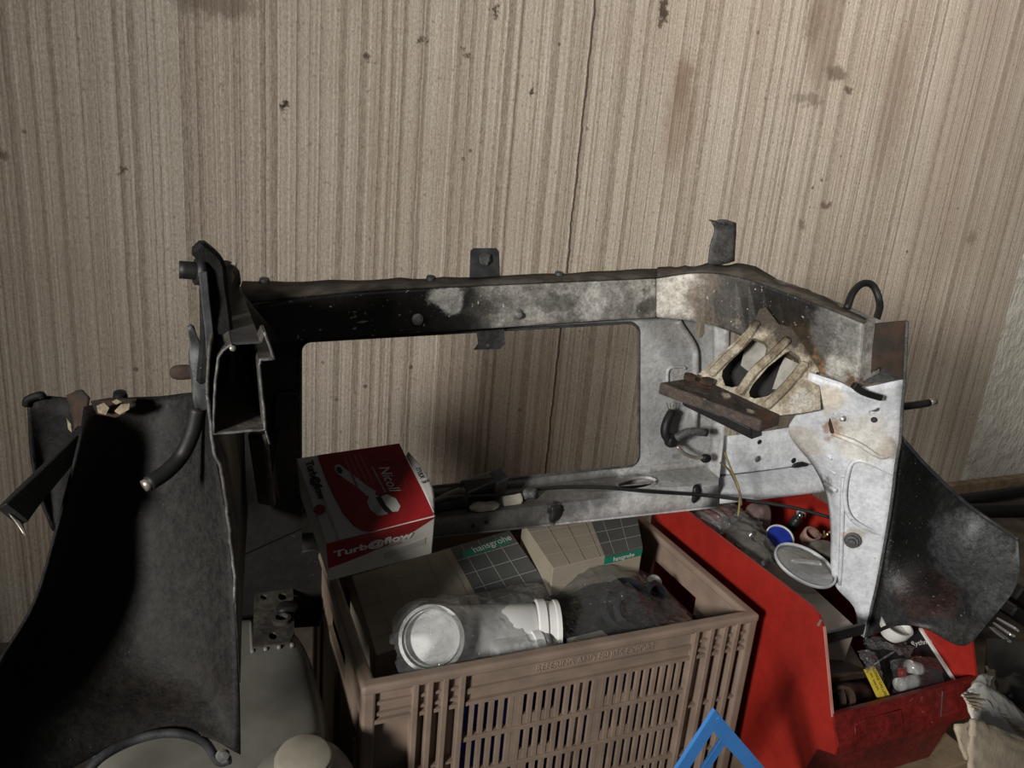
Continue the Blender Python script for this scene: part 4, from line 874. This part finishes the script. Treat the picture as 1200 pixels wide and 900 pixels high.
hexa('base_panel', [Vector((BX0 + .004, .985, .097)), Vector((BX1 - .004, .985, .097)), Vector((BX1 - .004, .60, .097)), Vector((BX0 + .004, .60, .097))], (0, 0, -.005), M['red'], bin_, 0)
surf('front_lip', [[Vector((BX0 + .002, .571, .254)), Vector((BX1 - .002, .571, .254))], [Vector((BX0 + .002, .565, .256)), Vector((BX1 - .002, .565, .256))], [Vector((BX0 + .002, .549, .224)), Vector((BX1 - .002, .549, .224))], [Vector((BX0 + .002, .549, .211)), Vector((BX1 - .002, .549, .211))], [Vector((BX0 + .002, .573, .203)), Vector((BX1 - .002, .573, .203))]], M['redworn'], bin_, .004, 1, smooth=False)
surf('front_panel', [[Vector((BX0 + .002, .576, .204)), Vector((BX1 - .002, .576, .204))], [Vector((BX0 + .002, .60, .094)), Vector((BX1 - .002, .60, .094))]], M['redworn'], bin_, .004, 1, smooth=False)
def lipp(u, v): return Vector((BX0 + (BX1 - BX0) * u, .565 - .016 * v - .0025, .255 - .032 * v + .0005))
tube('label_slot', [lipp(u, v) for u, v in ((.12, .85), (.12, .45), (.2, .35), (.42, .33), (.42, .95))], .0012, M['redworn'], bin_, 1, 6)
bar('lip_scuff', [lipp(.72, .1), lipp(.68, .95)], .0015, .001, M['pink'], bin_, 1, (1, 0, 0), 0)
hexa('moulded_mark', [P(957, 733, X=BX0 - .0005), P(961, 726, X=BX0 - .0005), P(963, 727, X=BX0 - .0005), P(960, 734, X=BX0 - .0005)], (.002, 0, 0), M['copper'], bin_, 0)
bar('worn_edge', [Vector((BX0 + .002, .607, .356)), Vector((BX0 + .002, .565, .254))], .004, .001, plain('scuffed red edge', (.55, .24, .2), .6), bin_, 1, (1, 0, 0), 0)
tag(box('chipboard_offcut', .70, 1.06, .575, 1.04, FZ, .091, M['wood'], None, .002), 'brown chipboard offcut under the red bin', 'board')

# contents: upper part
M['cardb'] = plain('beige plastic tub', (.40, .33, .275), .6, 0, 20, .12, .1)
tub = root('beige_carton', P(960, 715, Z=.33) + Vector((0, 0, -.1)), 'plain beige carton with a black front strip, inside the red bin', 'carton')
tq = [Vector((.735, .80, .335)), Vector((.825, .815, .335)), Vector((.822, .64, .315)), Vector((.735, .635, .315))]
hexa('carton_body', tq, (0, .006, -.06), M['cardb'], tub, .002)
bar('black_strip', [Vector((.731, .628, .318)), Vector((.824, .632, .318))], .006, .016, M['blackplastic'], tub, 1, (0, 1, 0), .001)
lid = root('clear_lid', P(945, 665, Z=.345), 'round clear plastic lid lying on the beige carton', 'lid')
lc = P(943, 663, Z=.352); la = Vector((.10, -.25, 1))
M['clearplastic'] = film('clear rigid plastic', (.85, .87, .88), .6, .05, 20, .3, .28)
lathe('lid_disc', [(.002, .004), (.033, .003), (.044, .0)], lc, la, M['clearplastic'], lid, 36)
lathe('lid_rim', [(.043, -.001), (.0455, -.001), (.0462, .002), (.0455, .004), (.043, .003)], lc, la, plain('milky plastic', (.62, .64, .65), .25), lid, 36, cap=False)
bar('lid_latch', [lc + Vector((-.02, .01, .007)), lc + Vector((.018, -.012, .008))], .010, .004, M['clearplastic'], lid, 2)
cup = root('blue_capped_cup', P(914, 632, Z=.35) + Vector((0, 0, -.03)), 'white cup with a bright blue inside, in the red bin', 'cup')
cc = P(914, 630, Z=.352); ca = Vector((-.25, -.55, .8))
lathe('cup_wall', [(.019, -.035), (.0225, 0), (.0205, .001), (.020, -.004)], cc, ca, M['whiteplastic'], cup, 28, cap=False)
lathe('cup_liner', [(.0204, -.002), (.018, -.006), (.0, -.007)], cc, ca, plain('bright blue plastic', (.015, .035, .30), .4), cup, 28)
poly('torn_tab', [cc + Vector(p) for p in ((-.012, -.022, -.008), (.002, -.026, -.006), (-.006, -.03, -.03))], M['whiteplastic'], cup, .001)
tag(vblob('sponge', P(898, 606, Z=.352) + Vector((0, .02, -.012)), (.026, .018, .026), plain('mauve foam', (.20, .135, .125), .8, 0, 60, .4, .4), None, .15, 40, 4, .3, 2), 'rounded mauve foam piece behind the blue cup', 'sponge')
tl = root('screwdriver', P(930, 618, Z=.33), 'black tool handle with a chrome tip standing in the red bin', 'tool')
h0, h1 = P(924, 622, Z=.335), P(936, 606, Z=.362)
tube('handle', [h0, h0.lerp(h1, .5), h1], .0085, M['blackplastic'], tl, 2, 14)
dv = (h1 - h0).normalized(); lathe('chrome_tip', [(.0075, 0), (.0085, .002), (.0085, .007), (.006, .011), (.002, .012)], h1, dv, plain('chrome', (.7, .7, .7), .12, 1, 40, .1, 0), tl, 18)
M['redstripe'] = plain('red stripe', (.38, .03, .03), .4, 0, 40, .3, .1)
rs = root('striped_sweet_bag', P(826, 606, Z=.345) + Vector((0, 0, -.03)), 'clear bag of red-striped strips at the back left of the red bin', 'bag')
for k in range(5):
    a = P(806 + 9 * k, 601 - 2 * k, Z=.352); b_ = P(838 + 7 * k, 622 - 1 * k, Z=.345)
    bar('strip', [a, a.lerp(b_, .5) + Vector((0, 0, .006)), b_], .006, .004, [M['redstripe'], plain('pale strip', (.5, .36, .32), .4)][k % 2], rs, 3, (1, 0, 0))
bag('film', None, [[P(798, 600, Z=.355), P(825, 594, Z=.36), P(860, 590, Z=.355)], [P(818, 612, Z=.36), P(842, 606, Z=.37), P(872, 604, Z=.36)], [P(840, 628, Z=.35), P(860, 622, Z=.355), P(884, 616, Z=.35)]], M['film'], rs, .005, 40, 5)
M['greyfilm'] = plain('grey film', (.13, .12, .105), .3, 0, 30, .5, .4)
gb = root('grey_bag', P(875, 645, Z=.34) + Vector((0, 0, -.04)), 'crumpled grey plastic bag along the left wall of the red bin', 'bag')
bag('bag_body', None, [[P(838, 612, Z=.350), P(862, 604, Z=.355), P(888, 608, Z=.35)], [P(850, 628, Z=.352), P(874, 622, Z=.365), P(898, 630, Z=.355)], [P(868, 648, Z=.350), P(890, 640, Z=.362), P(908, 648, Z=.352)], [P(884, 668, Z=.343), P(900, 662, Z=.348), P(918, 662, Z=.342)]], M['greyfilm'], gb, .006, 34, 8)
lathe('bag_knot', [(.004, 0), (.005, .003), (.002, .007)], P(879, 628, Z=.368), (0, -.4, 1), plain('bright steel', (.6, .6, .6), .2, .9), gb, 12)
tag(hexa('yellow_box', [P(862, 600, Z=.352), P(884, 596, Z=.352), P(888, 606, Z=.352), P(866, 612, Z=.352)], (0, 0, -.05), plain('ochre card', (.24, .16, .035), .6), None, .001), 'small ochre yellow box at the back of the red bin', 'box')
br = root('brass_fitting', P(962, 630, Z=.34), 'small brass fitting with a pinkish boss at the back of the bin', 'fitting')
lathe('boss', [(.014, -.012), (.014, .006), (.010, .008), (.010, -.01)], P(950, 628, Z=.347), (-.2, -.5, .8), plain('pinkish plastic', (.30, .19, .155), .5), br, 18, cap=False)
for k in range(5): bar('brass_leaf', [P(964, 630, Z=.35), P(958 + k * 4, 622 + (k % 2) * 4, Z=.362)], .004, .002, plain('brass', (.5, .38, .2), .35, .8), br, 1)
tag(vblob('dark_hose_coil', P(965, 645, Z=.345), (.024, .018, .012), M['greyfilm'], None, .3, 40, 4, 0, 12), 'dark grey coil behind the round clear lid', 'coil')
tag(vblob('filler_sack', Vector((.85, .88, .19)), (.11, .09, .09), M['greyjunk'], None, .08, 20, 4, 0, 3), 'dark sack filling the middle of the red bin', 'sack')

# contents: lower opening
M['brown'] = plain('dark brown pvc', (.08, .055, .042), .35, 0, 30, .3, .1)
g1 = root('gutter_outlet', P(990, 775, Y=.62) + Vector((0, 0, -.05)), 'dark brown wedge-shaped gutter outlet, upper one in the bin mouth', 'gutter part')
hexa('outlet_body', [(962, 760, .665), (996, 752, .675), (1018, 788, .63), (962, 796, .60)], (0, .01, -.035), M['brown'], g1, .004)
bar('outlet_flange', [(962, 797, .598), (1018, 789, .628)], .006, .012, M['brown'], g1, 1, (0, 1, 0), .002)
g2 = root('gutter_elbow', P(1000, 820, Y=.61) + Vector((0, 0, -.04)), 'shiny dark brown gutter elbow below the wedge-shaped outlet', 'gutter part')
tube('elbow_body', [(970, 812, .615), (985, 812, .62), (1002, 815, .625), (1010, 824, .625), (1012, 838, .62)], .022, M['brown'], g2, 5, 22)
lathe('elbow_ring', [(.022, -.006), (.026, -.005), (.026, .005), (.022, .006)], (975, 814, .615), (1, -.25, .1), M['brown'], g2, 26, cap=False)
lathe('elbow_mouth', [(.018, 0), (.020, .001), (.020, .005), (.016, .005), (.015, 0)], (984, 820, .592), (-.2, -.9, .3), M['brown'], g2, 24, cap=False)
yt = root('yellow_tag', P(1027, 802, Y=.60) + Vector((0, 0, -.03)), 'yellow printed tag in clear film in the bin mouth', 'tag')
M['yellow'] = plain('yellow label', (.60, .46, .05), .4, 0, 40, .2, .05)
yq = [(1015, 785, .598), (1025, 781, .598), (1043, 815, .578), (1032, 821, .578)]
hexa('tag_card', yq, (0, .004, -.002), M['yellow'], yt, 0)
Y4 = [V(p) for p in yq]; xd = (Y4[3] - Y4[0]).normalized(); yd = (Y4[1] - Y4[0]).normalized()
nn = xd.cross(yd); nn = nn if nn.dot(CAM - Y4[0]) > 0 else -nn
text('lettering', 'LONGE GAILLARD', Y4[0] + (Y4[1] - Y4[0]) * .60 + nn * .0008 + xd * .002, xd, yd, .0060, M['darkprint'], yt, .0001, .85)
text('lettering', 'mm  tube pvc', Y4[0] + (Y4[1] - Y4[0]) * .14 + nn * .0008 + xd * .006, xd, yd, .0050, M['darkprint'], yt, .0001, .85)
bag('film', None, [[(1004, 764, .615), (1018, 763, .615), (1028, 772, .61)], [(1012, 778, .60), (1022, 778, .60), (1032, 786, .595)], [(1014, 788, .593), (1026, 787, .592), (1036, 800, .585)]], M['film'], yt, .003, 60, 3)
bk = root('blister_pack', P(1085, 790, Y=.61) + Vector((0, 0, -.03)), 'black blister pack with a white edge and script lettering, in the bin mouth', 'package')
bq = [(1016, 748, .685), (1078, 737, .66), (1127, 812, .573), (1034, 836, .58)]
bd = [V(p) for p in bq]
hexa('pack_card', bq, (0, .006, -.004), M['blackplastic'], bk, 0)
bar('white_edge', [bd[1] + Vector((0, 0, .001)), bd[2] + Vector((0, 0, .001))], .004, .004, M['whiteplastic'], bk, 1, (1, 0, 0), 0)
xe = (bd[1] - bd[0]).normalized(); ye = (bd[1] - bd[2]).normalized(); ne = xe.cross(ye); ne = ne if ne.dot(CAM - bd[0]) > 0 else -ne
a = bd[1] + (bd[2] - bd[1]) * .24 - xe * .027 + ne * .001
text('lettering', 'Rythmix', a, (bd[1] - bd[0]), ye, .010, M['whiteprint'], bk, .0002, 1, shear=.3)
for (pa, pb) in (((1062, 784, .603), (1076, 788, .599)), ((1050, 806, .592), (1072, 801, .592))):
    A_ = V(pa) + ne * .010; B_ = V(pb) + ne * .010; dd = (B_ - A_).normalized()
    tube('white_plug', [A_, A_.lerp(B_, .5), B_], .0085, M['whiteplastic'], bk, 2, 16)
    tube('plug_pin', [B_, B_ + dd * .014], .0018, M['copper'], bk, 1, 8)
tube('red_bead', [V((1055, 786, .603)) + ne * .008, V((1056, 797, .598)) + ne * .008], .0055, M['redstripe'], bk, 2, 12)
bag('blister', None, [[(1042, 776, .608), (1070, 770, .608), (1098, 772, .603)], [(1046, 790, .585), (1072, 786, .585), (1104, 788, .58)], [(1046, 814, .578), (1075, 812, .577), (1105, 806, .577)]], M['filmdark'], bk, .002, 40, 3)
wc = lathe('white_bowl', [(.003, -.020), (.014, -.018), (.021, -.006), (.0225, .004), (.020, .004), (.018, -.004)], P(1050, 734, Y=.648), (.1, -.25, 1), M['whiteplastic'], None, 28)
tag(wc, 'small white bowl peeping out below the black wheel arch', 'bowl')
wr = root('film_scrap', P(1050, 760, Y=.64) + Vector((0, 0, -.02)), 'crumpled scrap of clear film with a thin rod above the blister pack', 'film')
bag('film', None, [[(1012, 750, .66), (1035, 748, .665), (1060, 754, .66), (1070, 760, .655)], [(1012, 756, .645), (1036, 757, .64), (1058, 762, .635), (1071, 764, .635)], [(1020, 764, .64), (1040, 764, .635), (1056, 770, .625), (1066, 772, .625)]], M['film'], wr, .005, 60, 7)
tube('rod', [(1024, 779, .635), (1050, 762, .635)], .0016, M['cutedge'], wr, 1, 8)

# ------------------------------------------------------------------ blue trestle at the front
M['blue'] = plain('blue enamel', (.055, .22, .58), .38, 0, 30, .1, .05)
TY = .50
tr = root('trestle', P(838, 900, Y=TY) * 1 + Vector((0, 0, -.2)), 'blue painted angle-iron trestle apex in front of the crate', 'trestle')
tr.location.z = FZ; WL[tr.as_pointer()] = Vector(tr.location)
def apexframe(name, ap, l, r, wd, Y, dpt, parent):
    A_, L_, R_ = (P(*ap, Y=Y), P(*l, Y=Y), P(*r, Y=Y))
    L_ = A_ + (L_ - A_) * ((A_.z - FZ) / (A_.z - L_.z)); R_ = A_ + (R_ - A_) * ((A_.z - FZ) / (A_.z - R_.z))     # legs run down to the floor
    for nm, E in (('leg', L_), ('leg', R_)):
        d = (E - A_).normalized(); inn = ((L_ + R_) / 2 - A_).normalized(); s_ = (inn - d * inn.dot(d)).normalized()
        k = wd / max(.05, inn.dot(s_) if abs(inn.dot(s_)) > .05 else .05)
        Ai = A_ + inn * k; Ei = E + (Vector((1 if E is L_ else -1, 0, 0))) * wd * 1.25
        poly(name, [A_, E, Ei, Ai], M['blue'], parent, dpt, toward=Vector((0, 1, 0)))
apexframe('f', (838, 832), (794, 900), (896, 900), .0155, TY, .004, tr)
apexframe('f', (853, 856), (826, 897), (908, 914), .010, TY + .03, .004, tr)
tube('apex_rod', [P(838, 838, Y=TY + .003), P(853, 862, Y=TY + .032)], .004, M['blue'], tr, 1, 10)

# ------------------------------------------------------------------ jerrycan and bracket at the left
t = NT('translucent white polythene')
nz = t.noise(t.pos, 14, 5); M['poly'] = t.done(t.mix(t.ramp(nz, .35, .65), (.17, .165, .14), (.22, .213, .185)), .35, 0, t.bump(t.noise(t.pos, 18, 3), .2, .004), .4)
t.b.inputs['Subsurface Weight'].default_value = .25; t.b.inputs['Subsurface Radius'].default_value = (.02, .018, .014); t.b.inputs['Subsurface Scale'].default_value = 1
jr = root('jerrycan', (.03, .93, FZ), 'translucent white plastic jerrycan with a round screw cap beside the crate', 'jerrycan')
jx0, jx1, jy0, jy1, jz = -.115, .140, .615, .965, .27
def jring(z, ins): return [Vector((x, y, z)) for x, y in ((jx0 + ins, jy0 + ins), ((jx0 + jx1) / 2, jy0 + ins * .8), (jx1 - ins, jy0 + ins), (jx1 - ins * .8, (jy0 + jy1) / 2), (jx1 - ins, jy1 - ins), ((jx0 + jx1) / 2, jy1 - ins * .8), (jx0 + ins, jy1 - ins), (jx0 + ins * .8, (jy0 + jy1) / 2))]
vs, fs = [], []
for z, ins in ((FZ, .02), (FZ + .012, .004), (.14, 0), (.240, .004), (.263, .018), (.270, .04)): vs += jring(z, ins)
for i in range(5):
    for k in range(8): fs.append((i * 8 + k, i * 8 + (k + 1) % 8, i * 8 + 8 + (k + 1) % 8, i * 8 + 8 + k))
fs += [tuple(range(8)), tuple(40 + k for k in range(8))]
jb = fin('jerrycan_body', mesh(vs, fs), M['poly'], jr, True)
m_ = jb.modifiers.new('sub', 'SUBSURF'); m_.levels = m_.render_levels = 3
for k in range(4):
    tube('moulded_rib', [Vector((.06 + .016 * k, .86, .2685)), Vector((.062 + .016 * k, .90, .2685)), Vector((.064 + .016 * k, .935, .264))], .0025, M['poly'], jr, 4, 8)
nc = P(356, 893, Z=.290)
tube('carry_handle', [Vector((-.06, .90, .198)), Vector((-.05, .90, .235)), Vector((.0, .90, .245)), Vector((.05, .90, .235)), Vector((.06, .90, .198))], .012, M['poly'], jr, 5, 12) if False else None
nk = lathe('neck', [(.052, -.030), (.046, -.018), (.034, -.010), (.0265, -.005), (.0265, .0)], nc, (0, -.12, 1), M['poly'], jr, 32)
cp = lathe('screw_cap', [(.0275, -.006), (.0285, -.004), (.0285, .004), (.0270, .005), (.0265, .009), (.024, .0105), (.0, .0105)], nc, (0, -.12, 1), plain('cream cap plastic', (.34, .31, .25), .4, 0, 40, .15, .05), nk, 40)
M['greyrust'] = spotted('grimy punched plate', (.10, .09, .075), (.045, .04, .033), 30, [], .6, .5, .4, .02, 30, grit=(120, .66, (.07, .035, .018)))
pl = root('punched_plate', P(322, 720, Z=.272), 'grimy punched steel bracket lying on the jerrycan', 'bracket')
def zz(px, py, z=.212): return P(px, py, Z=z)
def ring(cx, cy, r, z=.2775): return [P(cx + r * math.cos(2 * math.pi * k / 12), cy + r * .9 * math.sin(2 * math.pi * k / 12), Z=z) for k in range(12)]
zt_ = .2775
poly('plate', [zz(298, 687, zt_), zz(343, 682, zt_), zz(345, 740, zt_), zz(340, 752, zt_), zz(296, 758, zt_)], M['greyrust'], pl, .003, [ring(309, 700, 4), ring(331, 699, 5), ring(330, 728, 7), ring(320, 745, 5)])
lathe('boss', [(.012, 0), (.012, .006), (.008, .007), (.008, 0)], zz(330, 728, zt_), (0, 0, 1), M['greyrust'], pl, 20, cap=False)
vblob('grime_lump', zz(336, 712, .283), (.014, .010, .006), M['rubber'], pl, .4, 70, 3, 0, 3)

# ------------------------------------------------------------------ odds and ends at the right edge
M['corr'] = plain('torn corrugated card', (.50, .42, .31), .85, 0, 35, .25, .6)
M['corrw'] = plain('white faced card', (.62, .60, .56), .8, 0, 35, .12, .3)
cbx = root('torn_cardboard', P(1170, 880, Y=.52) + Vector((0, 0, -.1)), 'torn corrugated cardboard with white facing at the right edge', 'cardboard')
rag_ = lambda v: Vector((.004 * noise.noise(v * 120), .004 * noise.noise(v * 110 + Vector((5, 0, 0))), .004 * noise.noise(v * 100 + Vector((0, 5, 0)))))
surf('torn_sheet', [[(1130, 812, .545), (1148, 800, .55), (1180, 820, .56), (1215, 850, .57)], [(1138, 838, .53), (1160, 835, .535), (1190, 850, .545), (1220, 880, .555)], [(1150, 870, .51), (1170, 868, .515), (1200, 880, .525), (1230, 910, .535)]], M['corrw'], cbx, .003, 6, disp=rag_)
surf('torn_sheet', [[(1138, 842, .50), (1165, 850, .505), (1215, 872, .515)], [(1136, 870, .49), (1170, 872, .495), (1220, 895, .505)], [(1134, 905, .48), (1170, 910, .485), (1225, 930, .495)]], M['corr'], cbx, .004, 6, disp=rag_)
surf('torn_sheet', [[(1120, 850, .56), (1135, 845, .56)], [(1124, 875, .55), (1140, 870, .55)], [(1132, 890, .54), (1145, 885, .54)]], M['corr'], cbx, .004, 4, disp=rag_)
surf('paper_scrap', [[(1140, 800, .553), (1152, 790, .56), (1166, 792, .565)], [(1136, 812, .54), (1152, 806, .545), (1160, 810, .55)]], M['whitecard'], cbx, .001, 5, disp=rag_)
for k in range(9):
    bar('flute', [(1128 + 3 * k, 815 + 4 * k, .532), (1146 + 8 * k, 815 + 6 * k, .541)], .003, .003, M['corr'], cbx, 1, (0, 1, 0), 0)
surf('folded_edge', [[(1156, 782, .60), (1166, 786, .60)], [(1158, 800, .59), (1167, 796, .59)], [(1157, 812, .58), (1164, 806, .58)]], M['corr'], cbx, .003, 4, disp=rag_)
gp = tag(surf('leaning_sheet', [[(1158, 748, .70), (1230, 752, .72)], [(1156, 800, .66), (1230, 808, .68)], [(1160, 880, .64), (1230, 890, .66)]], plain('dull olive-grey panel', (.085, .082, .072), .6, 0, 12, .2, .1), None, .006, 4), 'dull grey flat panel leaning behind the red bin', 'panel')
bgk = tag(surf('black_bin_bag', [[(1168, 795, .64), (1190, 790, .64), (1225, 800, .65)], [(1170, 815, .61), (1192, 812, .60), (1230, 822, .61)], [(1176, 850, .59), (1200, 845, .59), (1235, 850, .60)]], M['blackplastic'], None, .001, 6, disp=lambda v: Vector((0, .008 * noise.noise(v * 40), .006 * noise.noise(v * 50)))), 'crumpled black plastic bag above the torn cardboard', 'bag')
ms = root('metal_strips', P(1180, 742, Y=.76) + Vector((0, 0, -.02)), 'bright metal strips poking out right of the black wheel arch', 'metal strips')
for k in range(3): bar('strip', [(1162 + 4 * k, 736 - 5 * k, .74), (1182 + 5 * k, 752 - 7 * k, .70)], .012, .004, plain('galvanised strip', (.50, .52, .55), .35, .5), ms, 1, (0, 1, 0), .001)
def to_floor(a, b, h=.02):
    a, b = V(a), V(b); return [a, a + (b - a) * ((a.z - FZ - h) / max(.01, a.z - b.z))]
tag(bar('dark_beam', to_floor((1184, 690, .86), (1240, 735, .84)), .04, .035, M['rubber'], None, 1, (0, 1, 0), .004), 'dark bar at the right edge beside the wheel arch', 'bar')
tag(bar('dark_beam', to_floor((1180, 712, .80), (1240, 752, .78)), .03, .025, M['blackplastic'], None, 1, (0, 1, 0), .004), 'lower black bar at the right edge above the metal strips', 'bar')
tag(tube('black_pipe', [P(1105, 588, Z=.03), P(1150, 583, Z=.03), P(1235, 566, Z=.03) + Vector((.25, -.01, 0))], .018, M['rubber'], None, 4, 14), 'upper black pipe lying at the foot of the wall', 'pipe')
tag(tube('black_pipe', [P(1090, 600, Z=.022), P(1150, 598, Z=.022), P(1250, 598, Z=.022), P(1250, 598, Z=.022) + Vector((.35, -.1, 0))], .020, M['rubber'], None, 4, 14), 'lower black pipe lying on the floor near the wall', 'pipe')
